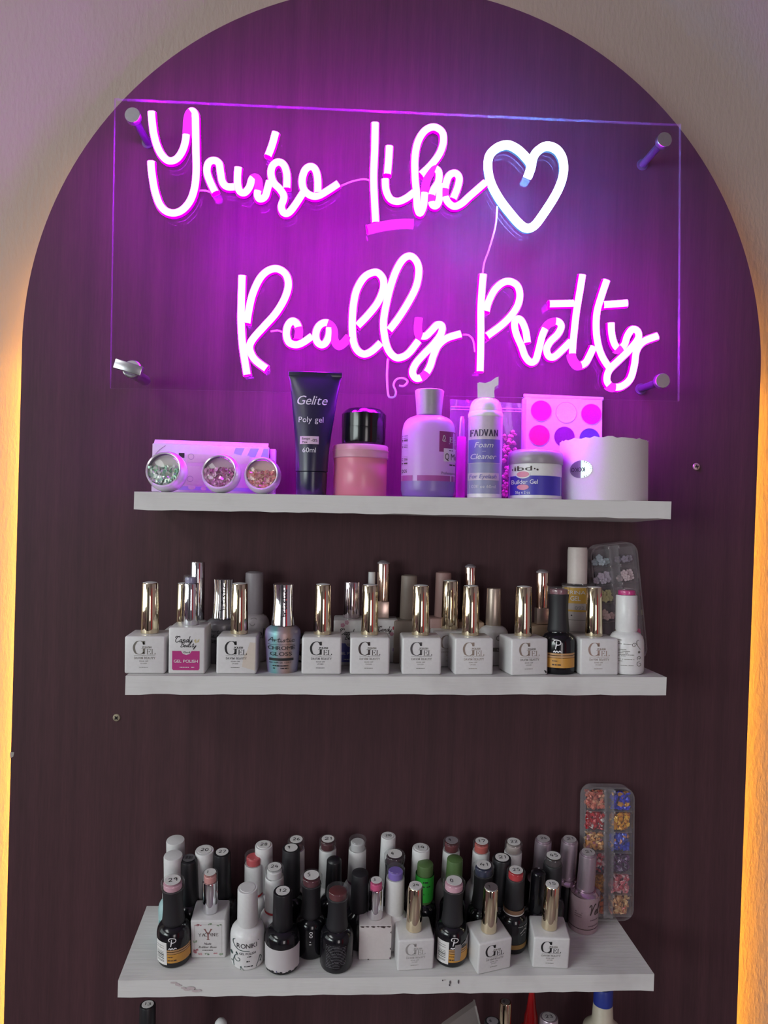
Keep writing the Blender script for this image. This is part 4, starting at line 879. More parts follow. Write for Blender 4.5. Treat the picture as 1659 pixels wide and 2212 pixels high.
# --- white paper roll
M = faced(on(1, 1302, -.0470)); q = PX(M, .036); k = q.k; R = .0362
rl = thing('paper_roll', 'wide white paper roll with a small round foil sticker', 'roll', M)
n = 64; V, Fc = [], []; rr = random.Random(5); zt = q.z(944)
jag = [.0006 * (rr.random() - .5) + (.0009 if rr.random() > .8 else 0) for _ in range(n)]
for i in range(n):
    a = 2 * PI * i / n; s_, c_ = sin(a), -cos(a)
    V += [(R * s_, R * c_, 0), (R * s_, R * c_, zt + jag[i]), (R * .93 * s_, R * .93 * c_, zt - .0008), (R * .5 * s_, R * .5 * c_, zt - .0006), (R * .5 * s_, R * .5 * c_, 0)]
for i in range(n):
    j = (i + 1) % n
    for t in range(5): Fc.append((5 * i + t, 5 * j + t, 5 * j + (t + 1) % 5, 5 * i + (t + 1) % 5))
mesh_obj('roll', (V, Fc), mat('white_roll_paper', 'd5cdd2', .75, bump=.2, bscale=1500), rl)
FOIL = mat('holographic_foil', (.62, .78, .76), .22, .9); FOILD = mat('mauve_foil', (.30, .22, .36), .3, .7)
dec(rl, 'sticker', ell2(q.x(1255), q.z(1012), 24 * k, 19.5 * k, 24, 0, 1), R, FOIL); dec(rl, 'sticker', ell2(q.x(1255), q.z(1012), 24 * k, 19.5 * k, 24, -1, 0), R, FOILD)
kk = T('KOKO', q.x(1234), q.x(1263), q.z(1018), q.z(1008)); mx, mz = q.x(1248.5), q.z(1013)
dec(rl, 'lettering', ([(2 * mx - x, 2 * mz - z) for x, z in kk[0]], kk[1]), R, INK, eps=.0006)
dec(rl, 'sticker_scale', join(*[stroke2([(q.x(1255 + 24 * cos(a)), q.z(1012 + 19.5 * sin(a))), (q.x(1255 + 19 * cos(a)), q.z(1012 + 15.5 * sin(a)))], k * .8, False) for a in [radians(-70 + 14 * i) for i in range(11)]]), R, INK, eps=.0006)
# ================================================================== SHELF 2, front row
YF = -.0610
G2 = 'square white gel bottles with gold caps'
gel_bottle(on(2, 322.5, YF), 'square white gel bottle with grey-olive print at the left end of the middle shelf', INKG, INKG, dome=0)
gel_bottle(on(2, 515.5, YF), 'square white gel bottle with a tan stain on its front, left of the iridescent bottle', INK, INK, tan=True)
gel_bottle(on(2, 695, YF), 'square white gel bottle with black print right beside the iridescent bottle', INK, INK)
gel_bottle(on(2, 797, YF), 'square white gel bottle with brown-black print in front of the floral bottle', INKB, INKG)
gel_bottle(on(2, 906.5, YF), 'square white gel bottle with dark grey print in front of the taupe bottle', mat('charcoal_ink', '4a4648', .6, var=0), INKG)
gel_bottle(on(2, 1015, YF, radians(3)), 'square white gel bottle with bronze print left of the matte champagne cap', INKT, INKT)
gel_bottle(on(2, 1129, YF - .001, radians(9)), 'square white gel bottle turned sideways with a chipped corner, left of the black bottle', INKT, INKG, chip=[(.0135, .0028, .0012, .0014)])
gel_bottle(on(2, 1282, YF + .001), 'square white gel bottle with rosy beige print between the black and the round white bottle', mat('rose_taupe_ink', '9a8076', .6, var=0), INKT)

def candy(M, label, band, capm, floral=False, window=False, w=.0285, h=.0368, hc=.040, col=None, rc=(.0067, .0058), group='square candy-print bottles', wrap=None):
    root = thing('nail_polish_bottle', label, 'nail polish', M, group); d = w
    mesh_obj('bottle', join(rbox(w, d, h, .0014, 3), move(lathe([(.0060, 0), (.0060, .0012)], 20), 0, 0, h - .0001)), col or OFFW, root)
    y = -d / 2; X = lambda u: (u - 1065) / 520 * w; Z = lambda v: h - (v - 1075) / 665 * h
    mesh_obj('lettering', flat(join(T('Candy', X(905), X(1145), Z(1285), Z(1200), font='script', pen=.11, shear=.3), T('Beauty', X(975), X(1200), Z(1355), Z(1290), font='script', pen=.12, shear=.3)), y), INK, root, False)
    if band is not None:
        P = [(860, 1410), (985, 1410), (1010, 1450), (1060, 1468), (1110, 1450), (1135, 1410), (1250, 1410), (1250, 1660), (1235, 1685), (875, 1685), (860, 1665)]
        b = mesh_obj('label', flat(poly2([(X(a), Z(c)) for a, c in reversed(P)]), y, .00008), band, root, False)
        mesh_obj('lettering', flat(join(T('GEL POLISH', X(885), X(1225), Z(1575), Z(1532)), dashes(X(935), X(1175), Z(1642), w * .02, .9, 2)), y, .0003), INKW, b, False)
        mesh_obj('volume_print', flat(T('15ml', X(1020), X(1110), Z(1442), Z(1412)), y), INK, root, False)
    mesh_obj('butterfly', flat(join(poly2([(X(1165), Z(1262)), (X(1195), Z(1240)), (X(1205), Z(1290)), (X(1190), Z(1296))]), poly2([(X(1208), Z(1290)), (X(1215), Z(1262)), (X(1243), Z(1235)), (X(1236), Z(1280))])), y), mat('butterfly_print', 'b9ab80' if not floral else 'c06080', .6), root, False)
    if floral:
        for i, (u, v, c) in enumerate([(1255, 1480, 'c0506c'), (1250, 1500, 'b55a86'), (1240, 1600, '9a6ab0'), (1290, 1180, 'c06a70'), (940, 1150, 'c48aa0'), (1000, 1110, 'c9a0b0')]):
            mesh_obj('flower_print', flat(join(*[ell2(X(u) + .0011 * cos(a), Z(v) + .0011 * sin(a), .0009, .0009, 8) for a in [2 * PI * t / 5 for t in range(5)]]), y), mat('floral_%s' % c, c, .6), root, False)
    z0 = h + .0004; H = h + hc
    cap_parts(root, z0, H, rc[0], rc[1], capm, window=(mat('violet_grey_core', '8a85a5', .4), .0066) if window else None)
    return root
candy(on(2, 410.5, YF), 'square white candy bottle with a magenta label band', mat('magenta_label', 'b02a78', .45), SILVER, window=True)
def artistic(M, label, bodym, capm, print_):
    root = thing('nail_polish_bottle', label, 'nail polish', M, 'waisted metal-cap bottles')
    R, hb, H = .0143, .0370, .0705
    prof = smooth_prof([(R * .80, 0), (R * .86, .001), (R * .93, .012), (R * .99, .024), (R, .0300), (R * .96, .0335), (R * .80, .0358), (R * .64, .0368)], 3)
    mesh_obj('bottle', lathe(prof + [(R * .6, hb)], 36), bodym, root)
    cp = smooth_prof([(.0094, hb + .0003), (.0093, hb + .002), (.0085, hb + .011), (.0080, hb + .020), (.0081, hb + .028), (.0085, H - .0004)], 4)
    mesh_obj('cap', lathe(cp + [(.0080, H), (0, H - .0002)], 40), capm, root)
    cR = lambda z: .0089 - .0008 * min(1, max(0, (z - hb) / .02))
    t = T('Artistic', 0, .026, 0, .0044, font='script', pen=.16)
    g = [(-(b) + .0030, hb + .004 + a) for a, b in t[0]], t[1]
    dec(root, 'embossed_lettering', g, lambda z: .0090 - .0010 * min(1, max(0, (z - hb) / .018)), mat('dark_engraving', '2a2a2e', .3, .5), eps=.0002)
    def Rb(z):
        for (ra, za), (rb_, zb_) in zip(prof, prof[1:]):
            if za <= z <= zb_: return ra + (rb_ - ra) * (z - za) / max(zb_ - za, 1e-9) + .0002
        return R
    k = .0286 / 515; X = lambda u: (u - 1190) * k; Z = lambda v: .0352 - (v - 1110) * k
    if print_ == 'chrome':
        dec(root, 'lettering', join(T('Artistic', X(990), X(1380), Z(1280), Z(1215), font='script', pen=.11, shear=.1), rect2(X(990), X(1380), Z(1324), Z(1320), 8), T('CHROME', X(988), X(1382), Z(1395), Z(1340)), T('GLOSS', X(1022), X(1340), Z(1480), Z(1425)), T('NO WIPE GEL COAT', X(1012), X(1330), Z(1592), Z(1570)), dashes(X(1065), X(1290), Z(1628), k * 18, .9, 3), dashes(X(1070), X(1290), Z(1665), k * 14, .9, 5)), Rb, INK)
        bb = dec(root, 'label', rect2(X(1010), X(1360), Z(1555), Z(1518), 10), Rb, INK)
    else:
        dec(root, 'lettering', join(T('Artistic', X(1000), X(1390), Z(1265), Z(1215), font='script', pen=.12, shear=.1), T('GLOSS', X(1010), X(1330), Z(1340), Z(1290)), T('GEL', X(1010), X(1200), Z(1420), Z(1370))), Rb, INK)
    return root
artistic(on(2, 610, YF), 'iridescent chrome gloss bottle with a waisted silver cap', IRID, SILVER, 'chrome')
PCAP = mat('burgundy_core', '5e2433', .4)
P_LOGO = [[(.1, .62), (.0, .8), (.12, .98), (.4, 1.0), (.72, .9), (.8, .68), (.66, .5), (.38, .44)], [(.34, .86), (.28, .5), (.22, .0)], [(.2, .02), (.36, .55)]]
def prim(M, label, R=.0137, hb=.0335, H=.0705, win=('7a4a55', .0062), sticker=None, barcode=False, sc=1.0, torn=False, group='black bottles with waisted caps', nolabel=False):
    root = round_bottle(M, label, R, hb, H, .0090, .0086, BLACKG, BLACKM, group, window=(mat('core_' + win[0], win[0], .35), win[1]), sticker=sticker, flare=True)
    k = R / 37.0
    if nolabel: return root
    dec(root, 'label', rect2(-R * .97, R * .93, hb * .17, hb * .40, 16), R, AMBER)
    dec(root, 'label_stripe', join(rect2(-R * .97, R * .93, hb * .475, hb * .52, 16), rect2(-R * .97, R * .93, hb * .41, hb * .46, 16)), R, mat('tan_stripe', 'b98d5e', .4))
    lx = -R * .12
    dec(root, 'logo', join(*[stroke2([(lx + (a - .4) * R * .52, hb * .62 + b * hb * .22) for a, b in s_], R * .05) for s_ in P_LOGO], stroke2([(lx - R * .22, hb * .545), (lx - R * .15, hb * .575), (lx - R * .1, hb * .545), (lx - R * .02, hb * .575), (lx + R * .06, hb * .545), (lx + R * .14, hb * .575), (lx + R * .24, hb * .55)], R * .06)), R, INKW, eps=.0003)
    dec(root, 'lettering', join(dashes(-R * .4, -R * .1, hb * .335, hb * .02, 1, 3), dashes(-R * .4, R * .1, hb * .245, hb * .03, .9, 9)), R, INKB, eps=.0004)
    if barcode:
        b = dec(root, 'barcode_label', rect2(-R * .98, -R * .45, hb * .12, hb * .72, 6), R, PAPER, eps=.0004)
        dec(root, 'barcode', barcode2(-R * .95, -R * .62, hb * .18, hb * .64, 12, 7), R, INK, b, eps=.0006)
    if torn: dec(root, 'torn_label', join(rect2(-R * .1, R * .28, hb * .22, hb * .66, 5), poly2([(R * .28, hb * .3), (R * .96, hb * .3), (R * .96, hb * .75), (R * .6, hb * .68), (R * .28, hb * .62)])), R, mat('grey_foil_label', '8f8a8c', .45), eps=.0005)
    return root
prim(on(2, 1205, YF, radians(-12)), 'black bottle with a gold label on the middle shelf, clear burgundy window in its cap')
def curl(cx, cz, r, a0, turns, dirn=1, n=14): return [(cx + r * (1 - .75 * i / n) * cos(a0 + dirn * turns * 2 * PI * i / n), cz + r * (1 - .75 * i / n) * sin(a0 + dirn * turns * 2 * PI * i / n)) for i in range(n + 1)]
Mw = faced(on(2, 1352.5, YF))
wb = round_bottle(Mw, 'round white bottle with grey curl print at the right end of the middle shelf', .0141, .0345, .0700, .0089, .0087, WHITE, WHITE, 'round white bottles', window=(mat('hot_pink_core', 'c2187a', .4), .0058))
R = .0141; g = []
for i, (v, a, b) in enumerate([(1405, 738, 855), (1430, 745, 830), (1452, 745, 980), (1520, 740, 915), (1540, 745, 960), (1560, 740, 935), (1582, 740, 1025), (1597, 740, 905), (1637, 740, 1012), (1660, 745, 885), (1712, 845, 1005)]):
    k = .0141 / 222; g.append(dashes((a - 912) * k, (b - 912) * k, (1830 - v) * k * 1.05, k * 7, .9, i))
dec(wb, 'lettering', join(*g), R, INKG)
k = .0141 / 222
dec(wb, 'curl_print', join(stroke2(curl((1010 - 912) * k, (1830 - 1445) * k, 32 * k, 0, 1.2), k * 6), stroke2([((a - 912) * k, (1830 - b) * k) for a, b in [(1085, 1500), (1050, 1450), (1040, 1400), (1065, 1380)]], k * 6), stroke2(curl((1075 - 912) * k, (1830 - 1690) * k, 36 * k, 1.5, 1.1), k * 6), stroke2(curl((1072 - 912) * k, (1830 - 1610) * k, 26 * k, 4, 1.1, -1), k * 6), ell2((1070 - 912) * k, (1830 - 1535) * k, 14 * k, 16 * k, 10), stroke2(curl((795 - 912) * k, (1830 - 1697) * k, 20 * k, 0, .8), k * 9)), R, INKG)

# ------------------------------------------------------------------ SHELF 2, back row
GREYM = mat('grey_mauve_cap', '8b8389', .45); MARB = mat('marbled_grey_glass', 'b0a6ab', .35, var=.25, bscale=160)
TAUPE = mat('taupe_matte', '8b7d74', .5); ROSEM = mat('dusty_rose_matte', '9c7a76', .5); TANM = mat('tan_lacquer', '9a7f6a', .4); SILVL = mat('silver_grey_lacquer', '87848a', .35, .4)
round_bottle(on(2, 424, -.022), 'silver-capped bottle hidden behind the magenta-label candy bottle', .0118, .034, .0840, .0062, .0060, OFFW, SILVER, 'back row of the middle shelf')
gb = gel_bottle(on(2, 396, -.0285), 'square bottle whose gold cap just shows left of the silver candy cap', INKG, None, 'back row of the middle shelf', sc=.94)
artistic(on(2, 480, -.0285), 'silver-grey gloss bottle with a waisted silver cap behind the left front bottles', SILVL, SILVER, 'gloss')
b = round_bottle(on(2, 546, -.020), 'marbled grey bottle with a matte grey-mauve cap', .0138, .040, .0765, .0080, .0076, MARB, GREYM, 'back row of the middle shelf', dome=.0012)
dec(b, 'lettering', T('gel', .0005, .0105, .0205, .0295, shear=.15), .0138, INK); dec(b, 'swirl_print', stroke2(curl(.001, .034, .004, .6, 1.1), .0007), lambda z: .0138 - max(0, z - .0316) * .45, mat('grey_swirl', '7d7479', .5))
pt = thing('striping_tape_roll', 'small black and white tape roll standing between the iridescent and the next bottle', 'tape', on(2, 656, -.030) @ Matrix.Translation((0, 0, .0125)) @ Matrix.Rotation(PI / 2, 4, 'X') @ Matrix.Rotation(.3, 4, 'X') @ Matrix.Translation((0, 0, -.003)))
mesh_obj('tape', lathe([(.006, 0), (.0124, 0), (.0124, .006), (.006, .006), (.006, 0)], 32, cap0=False, cap1=False), INK, pt); mesh_obj('side', lathe([(.0062, .0061), (.0105, .0061), (.0105, .0064), (.0062, .0064)], 32, cap0=False, cap1=False), PAPER, pt)
candy(on(2, 756.5, -.0275), 'square candy bottle with a cobalt label band behind two front bottles', mat('cobalt_label', '4a49a0', .45), mat('pinkish_chrome', (.70, .60, .64), .1, 1.0, var=0), w=.0295, h=.0385, hc=.031, rc=(.0072, .0066), floral=True)
def collar_bottle(M, label, bodym, capm, w, h, H, rc, zcol, print_=None, d=None):
    root = thing('nail_polish_bottle', label, 'nail polish', M, 'slim bottles with square metal collars'); d = d or w
    mesh_obj('bottle', rbox(w, d, h, .0013, 3), bodym, root)
    mesh_obj('collar', move(rbox(rc * 1.95, rc * 1.95, zcol, .0008, 2), 0, 0, h + .0003), mat('rose_gold_satin', (.62, .46, .40), .28, .85), root)
    mesh_obj('cap', lathe([(rc * .93, h + zcol + .0004), (rc * .95, h + zcol + .001), (rc, H - .001), (rc * .97, H - .0003)], 26, cap1=False), capm, root)
    mesh_obj('cap_top', lathe([(rc * .98, H - .0005), (rc * .95, H + .0006), (rc * .5, H + .0022), (0, H + .0026)], 24), mat('mauve_grey_top', '8f858c', .45), root)
    return root
cbt = collar_bottle(on(2, 824, -.0145), 'floral bottle with a tall rose-gold cap and square collar', OFFW, GOLDR, .0262, .0370, .0850, .0056, .0145)
X0 = .0131
for i, (x, z, c) in enumerate([(.0098, .0300, 'c04a5a'), (.0110, .0205, 'b94a66'), (.0104, .0115, '8a66b0'), (.0075, .0250, 'c48a9a'), (.0115, .0350, 'c06a70')]):
    mesh_obj('flower_print', flat(join(*[ell2(x + .0010 * cos(a), z + .0010 * sin(a), .0009, .0009, 8) for a in [2 * PI * t / 5 for t in range(5)]]), -.0131), mat('floral_' + c, c, .6), cbt, False)
mesh_obj('lettering', flat(T('Candy', -.004, .0075, .0272, .0315, font='script', pen=.12, shear=.3), -.0131), INKB, cbt, False)
round_bottle(on(2, 799, -.0125), 'bottle with a thin white cap peeking out left of the tall rose-gold cap', .0095, .032, .0770, .0032, .0030, OFFW, WHITEM, 'back row of the middle shelf')
def block_bottle(M, label, bodym, capm, w, h, H, r0_, r1_, d=None, dome=.0008, group='back row of the middle shelf'):
    root = thing('nail_polish_bottle', label, 'nail polish', M, group); d = d or w
    mesh_obj('bottle', join(rbox(w, d, h, .0014, 3), move(lathe([(r0_ * .85, 0), (r0_ * .85, .0012)], 20), 0, 0, h - .0001)), bodym, root)
    cap_parts(root, h + .0004, H, r0_, r1_, capm, dome=dome); return root
block_bottle(on(2, 880, -.0165), 'taupe bottle with a matte taupe cap', TAUPE, TAUPE, .0265, .0365, .0755, .0076, .0070)
block_bottle(on(2, 954, -.0140), 'dusty rose bottle with a matte rose cap', ROSEM, ROSEM, .0250, .0385, .0785, .0074, .0069)
bb = gel_bottle(on(2, 969, -.0415 + .012), 'square white bottle with a gold cap in front of the dusty rose cap', INKT, None, 'back row of the middle shelf', sc=1.02)
collar_bottle(on(2, 1012, -.0125), 'tall thin gold-capped bottle behind the bronze-print gel bottle', TANM, GOLDR, .0230, .0355, .0830, .0050, .0125)
b = round_bottle(on(2, 1064, -.0245), 'white bottle with a matte champagne cap', .0132, .0330, .0655, .0068, .0062, OFFW, GOLDM, 'back row of the middle shelf')
dec(b, 'logo', join(stroke2(curl(.0022, .0235, .0028, .3, 1.0), .0005), stroke2(curl(.0062, .0240, .0028, 2.6, 1.0, -1), .0005)), .0132, INKG); dec(b, 'label', rect2(-.003, .0125, .0125, .0158, 8), .0132, INKG); dec(b, 'lettering', join(T('GEL', .0008, .0060, .0132, .0150)), .0132, INKW, eps=.0003)
collar_bottle(on(2, 1168, -.0230), 'tan bottle with a gold cap on a square collar behind the black bottle', TANM, GOLDR, .0260, .0345, .0800, .0054, .0142)
# tall yellow-labelled bottle
Mt = faced(on(2, 1244, -.0215)); q = PX(Mt, .0125); k = q.k
tr = thing('nail_polish_bottle', 'tall white bottle with a yellow gel label and a long white cap', 'nail polish', Mt, 'back row of the middle shelf')
R = 32.5 * k
mesh_obj('bottle', lathe([(R * .94, 0), (R, .001), (R, q.z(1272)), (R * .98, q.z(1268))], 36), milky_mat('white_translucent_bottle', 'cfc4c2', .2), tr)
mesh_obj('neck_ring', lathe([(R * 1.02, q.z(1270)), (R * 1.03, q.z(1268)), (R * 1.03, q.z(1263)), (R * .9, q.z(1262)), (0, q.z(1262))], 36), CLEAR, tr)
mesh_obj('cap', lathe([(21.5 * k, q.z(1262)), (21.5 * k, q.z(1190)), (20.5 * k, q.z(1184)), (20 * k, q.z(1183)), (0, q.z(1183))], 30), mat('warm_white_cap', 'd4c6c2', .45), tr)
YEL = mat('yellow_label', 'd2a548', .5)
dec(tr, 'label', join(q.rect(1205, 1280, 1270, 1304, 12), q.rect(1205, 1280, 1318, 1322, 12)), R, YEL)
dec(tr, 'lettering', join(q.T('TRINA', 1219, 1262, 1276, 1284), q.T('GEL', 1230, 1252, 1288, 1298)), R, INKW, eps=.0003); dec(tr, 'lettering', q.T('092', 1240, 1260, 1309, 1317), R, INKL, eps=.0003)
dec(tr, 'smudge', join(ell2(q.x(1233), q.z(1330), k * 1.8, k * 1.4, 8)), R, INK)
dec(tr, 'seam', join(q.rect(1205, 1280, 1339, 1340.5, 12), q.rect(1205, 1280, 1364.5, 1366, 12)), R, mat('seam_grey', '8f8884', .6))
mesh_obj('cap_smudge', onround(stroke2([(q.x(1228), q.z(1263.5)), (q.x(1240), q.z(1264.5)), (q.x(1254), q.z(1263))], k * 1.6), R * 1.03), INK, tr, False)

# ------------------------------------------------------------------ clear compartment cases (12 lids) leaning against the panel
def rrect(w, h, r, n=6):
    P = []
    for cx, cz, a0 in ((w / 2 - r, h / 2 - r, 0), (-w / 2 + r, h / 2 - r, PI / 2), (-w / 2 + r, -h / 2 + r, PI), (w / 2 - r, -h / 2 + r, 1.5 * PI)):
        P += [(cx + r * cos(a0 + PI / 2 * i / n), cz + r * sin(a0 + PI / 2 * i / n)) for i in range(n + 1)]
    return P
def tray_wall(P, y0, y1, t):
    n = len(P); L_ = [math.hypot(*p) for p in P]; I = [(x * (1 - t / .02), z * (1 - t / .055)) for x, z in P]
    V = [(x, y0, z) for x, z in P] + [(x, y1, z) for x, z in P] + [(x, y1, z) for x, z in I] + [(x, y0, z) for x, z in I]
    Fc = []
    for i in range(n):
        j = (i + 1) % n
        for a, b in ((0, 1), (1, 2), (2, 3), (3, 0)): Fc.append((a * n + i, a * n + j, b * n + j, b * n + i))
    return V, Fc
def case(M, label, w, h, name='compartment_case'):
    root = thing(name, label, 'case', M, 'clear compartment cases'); d = .0125
    P = rrect(w, h, .010)
    mesh_obj('back', prism(list(reversed(P)), d / 2 - .0012, d / 2), CLEARW, root, False)
    mesh_obj('rim', tray_wall(P, -d / 2, d / 2, .0011), CLEARW, root, False)
    cw, chh = w * .40, h * .94 / 6; cells = []
    mesh_obj('spine', join(box(-.0042, -.0030, -d / 2, d / 2, -h * .485, h * .485), box(.0030, .0042, -d / 2, d / 2, -h * .485, h * .485), box(-.0042, .0042, -d / 2 + .001, -d / 2 + .002, -h * .485, h * .485)), CLEARW, root, False)
    for rI in range(6):
        z = h * .47 - (rI + .5) * chh
        for sx in (-1, 1):
            x = sx * (w * .245)
            mesh_obj('divider', box(x - w * .215, x + w * .215, -d / 2 + .001, d / 2, z - chh / 2 - .0005, z - chh / 2 + .0005), CLEARW, root, False)
            ld = mesh_obj('lid', box(x - w * .20, x + w * .20, -d / 2 - .0004, -d / 2 + .0005, z - chh * .47, z + chh * .47), CLEAR, root, False)
            mesh_obj('hinge', move(rbox(.0016, .0016, .0030, .0004), sx * .0046, -d / 2 - .0002, z + chh * .40), CLEARW, ld)
            cells.append((x, z, w * .38, chh * .86))
    return root, cells
def flower_geo(r):
    V, Fc = [], []
    for kx in range(5):
        a = 2 * PI * kx / 5; o = len(V); cx, cz = .62 * r * cos(a), .62 * r * sin(a); n = 8
        V += [(cx + .46 * r * cos(2 * PI * i / n), -.0004 - .0003, cz + .46 * r * sin(2 * PI * i / n)) for i in range(n)] + [(cx + .5 * r * cos(2 * PI * i / n), .0004, cz + .5 * r * sin(2 * PI * i / n)) for i in range(n)]
        Fc += [tuple(reversed(range(o, o + n))), tuple(range(o + n, o + 2 * n))] + [(o + i, o + (i + 1) % n, o + n + (i + 1) % n, o + n + i) for i in range(n)]
    g = lathe([(0, -.001), (r * .22, -.0004), (r * .28, .0004), (0, .0006)], 8); g = [(x, z - .0006, y) for x, y, z in g[0]], g[1]
    return join((V, Fc), g)
zc_ = 1.3135; Y_ = -.0085
hcase, wcase = .1060, .0430
Mc = Matrix.Translation((x_at(1332, Y_, 1.37), Y_, z_at(1300, x_at(1332, Y_, 1.37), Y_))) @ Matrix.Rotation(radians(-8.2), 4, 'Y') @ Matrix.Rotation(radians(1.0), 4, 'X')
case1, cells = case(Mc, 'clear tilted case with pastel flower charms beside the tall yellow-label bottle', wcase, hcase)
FL = [(0, 'a9b9c4', 4, 'pale blue', 'upper left'), (1, '8a7f92', 3, 'smoky grey', 'upper right'), (2, 'c5b6c9', 5, 'lilac', 'second left'), (3, 'd8c0c6', 5, 'blush pink', 'second right'), (4, 'cfc58a', 5, 'pale yellow', 'third left'), (5, 'c04a6a', 3, 'deep rose', 'third right'), (6, 'd6b3ae', 4, 'peach', 'fourth left'), (7, 'd6cf9a', 3, 'cream', 'fourth right'), (9, 'b53a6e', 2, 'raspberry', 'fifth right')]
fgeo = {}
for ci, c, cnt, cn, where in FL:
    x, z, cw_, ch_ = cells[ci]; rr = random.Random(ci + 40)
    for t in range(cnt):
        r = .0031; lay = 0 if t < 3 else 1
        px_ = x - cw_ / 2 + r + (cw_ - 2 * r) * ((t % 3) / 2 if cnt > 2 else t) if lay == 0 else x - cw_ * .12 + (t - 3) * .006 * (1 if rr.random() > .3 else 1)
        pz_ = z - ch_ / 2 + r * .9 + lay * r * 1.35 + rr.uniform(0, .0007)
        key = 'flw'
        m_ = mat('flower_' + c, c, .4)
        if c not in fgeo:
            o = mesh_obj('flower_charm', flower_geo(r), m_); fgeo[c] = o.data
        else:
            o = bpy.data.objects.new('flower_charm', fgeo[c]); COL.objects.link(o)
        o.matrix_world = Mc @ Matrix.Translation((px_, .0016 - .0032 * (t % 2), pz_)) @ Matrix.Rotation(rr.uniform(0, 1.2), 4, 'Y') @ Matrix.Rotation(rr.uniform(-.25, .25), 4, 'X')
        tag(o, '%s flower charm in the %s compartment of the tilted case' % (cn, where), 'flower charm', 'flower charms in the tilted case')
# ================================================================== SHELF 3
G3W, G3B = 'white-capped bottles on the lowest shelf', 'black bottles on the lowest shelf'
def core(c): return mat('core_' + c, c, .35)
BURG, RED_, LILAC, NAVYC, PINKC, GREYC, CLW = '4f1420', 'b51f28', '7a63b8', '1c2140', 'cf9fae', '9c999c', 'd0cecf'
def rb(px, py, H, label, capw, bm_, cm, R=.0122, hb=.032, taper=.95, group=None, **kw):
    M = from_top(3, px, py, H, kw.pop('rot', 0.0)); k = ppx(M.translation); rc1 = capw * k / 2
    b = round_bottle(M, label, R, hb, H, rc1 / taper, rc1, bm_, cm, group, **kw)
    b['_r'] = R; return b
def win(c, h=.0068): return (core(c), h)
# ---- front row
MP = from_top(3, 373, 1901, .0700, radians(14)); prim(MP, 'black bottle with barcode and gold label at the left end of the lowest shelf', .0134, .0335, .0700, (PINKC, .0062), '29', True)
# square floral bottle
M = from_top(3, 454, 1884, .0690); kq = ppx(M.translation); w = .0277; h = .0345
y1 = thing('nail_polish_bottle', 'tall square white bottle with a faded floral label and chrome cap', 'nail polish', M, 'square bottles on the lowest shelf')
mesh_obj('bottle', rbox(w, .0250, h, .0012, 3), OFFW, y1)
X = lambda u: (u - 1060) / 390 * w; Z = lambda v: h - (v - 1140) / 470 * h
mesh_obj('monogram', flat(T('Y', X(1010), X(1110), Z(1375), Z(1245), font='serif', pen=.11, contrast=.4), -.0125), mat('rose_brown_ink', '8a5a58', .6), y1, False)
mesh_obj('lettering', flat(join(T('YA', X(950), X(1025), Z(1335), Z(1298), font='serif', pen=.12), T('INE', X(1088), X(1172), Z(1332), Z(1295), font='serif', pen=.12), stroke2(curl(X(1045), Z(1320), .0030, 0, .8), .0003), T('Nude', X(1012), X(1095), Z(1440), Z(1410), shear=.3), T('Rubber Base', X(952), X(1155), Z(1480), Z(1455), shear=.3), dashes(X(995), X(1112), Z(1508), .0006, .9, 3)), -.0125, .0002), INKB, y1, False)
rr = random.Random(9)
for c_, spots in (('c89aa0', [(945, 1200), (925, 1515), (1150, 1555), (975, 1555)]), ('93a58e', [(1085, 1185), (1190, 1195), (920, 1400), (1050, 1560), (1200, 1560)]), ('b56a78', [(920, 1505), (915, 1530), (960, 1190)])):
    for u, v in spots:
        mesh_obj('floral_print', flat(join(*[ell2(X(u + rr.uniform(-22, 22)), Z(v + rr.uniform(-8, 8)), .0004 + .0006 * rr.random(), .0003 + .0005 * rr.random(), 12) for _ in range(5)]), -.0125), mat('faded_' + c_, c_, .6), y1, False)
mesh_obj('frame_line', flat(join(rect2(X(905), X(1215), Z(1192), Z(1190)), rect2(X(905), X(907), Z(1560), Z(1190)), rect2(X(1213), X(1215), Z(1560), Z(1190))), -.0125), INKL, y1, False)
cap_parts(y1, h + .0004, .0690, .0066, .0062, SILVER, window=(core('cf8f8c'), .0075), sticker='1')
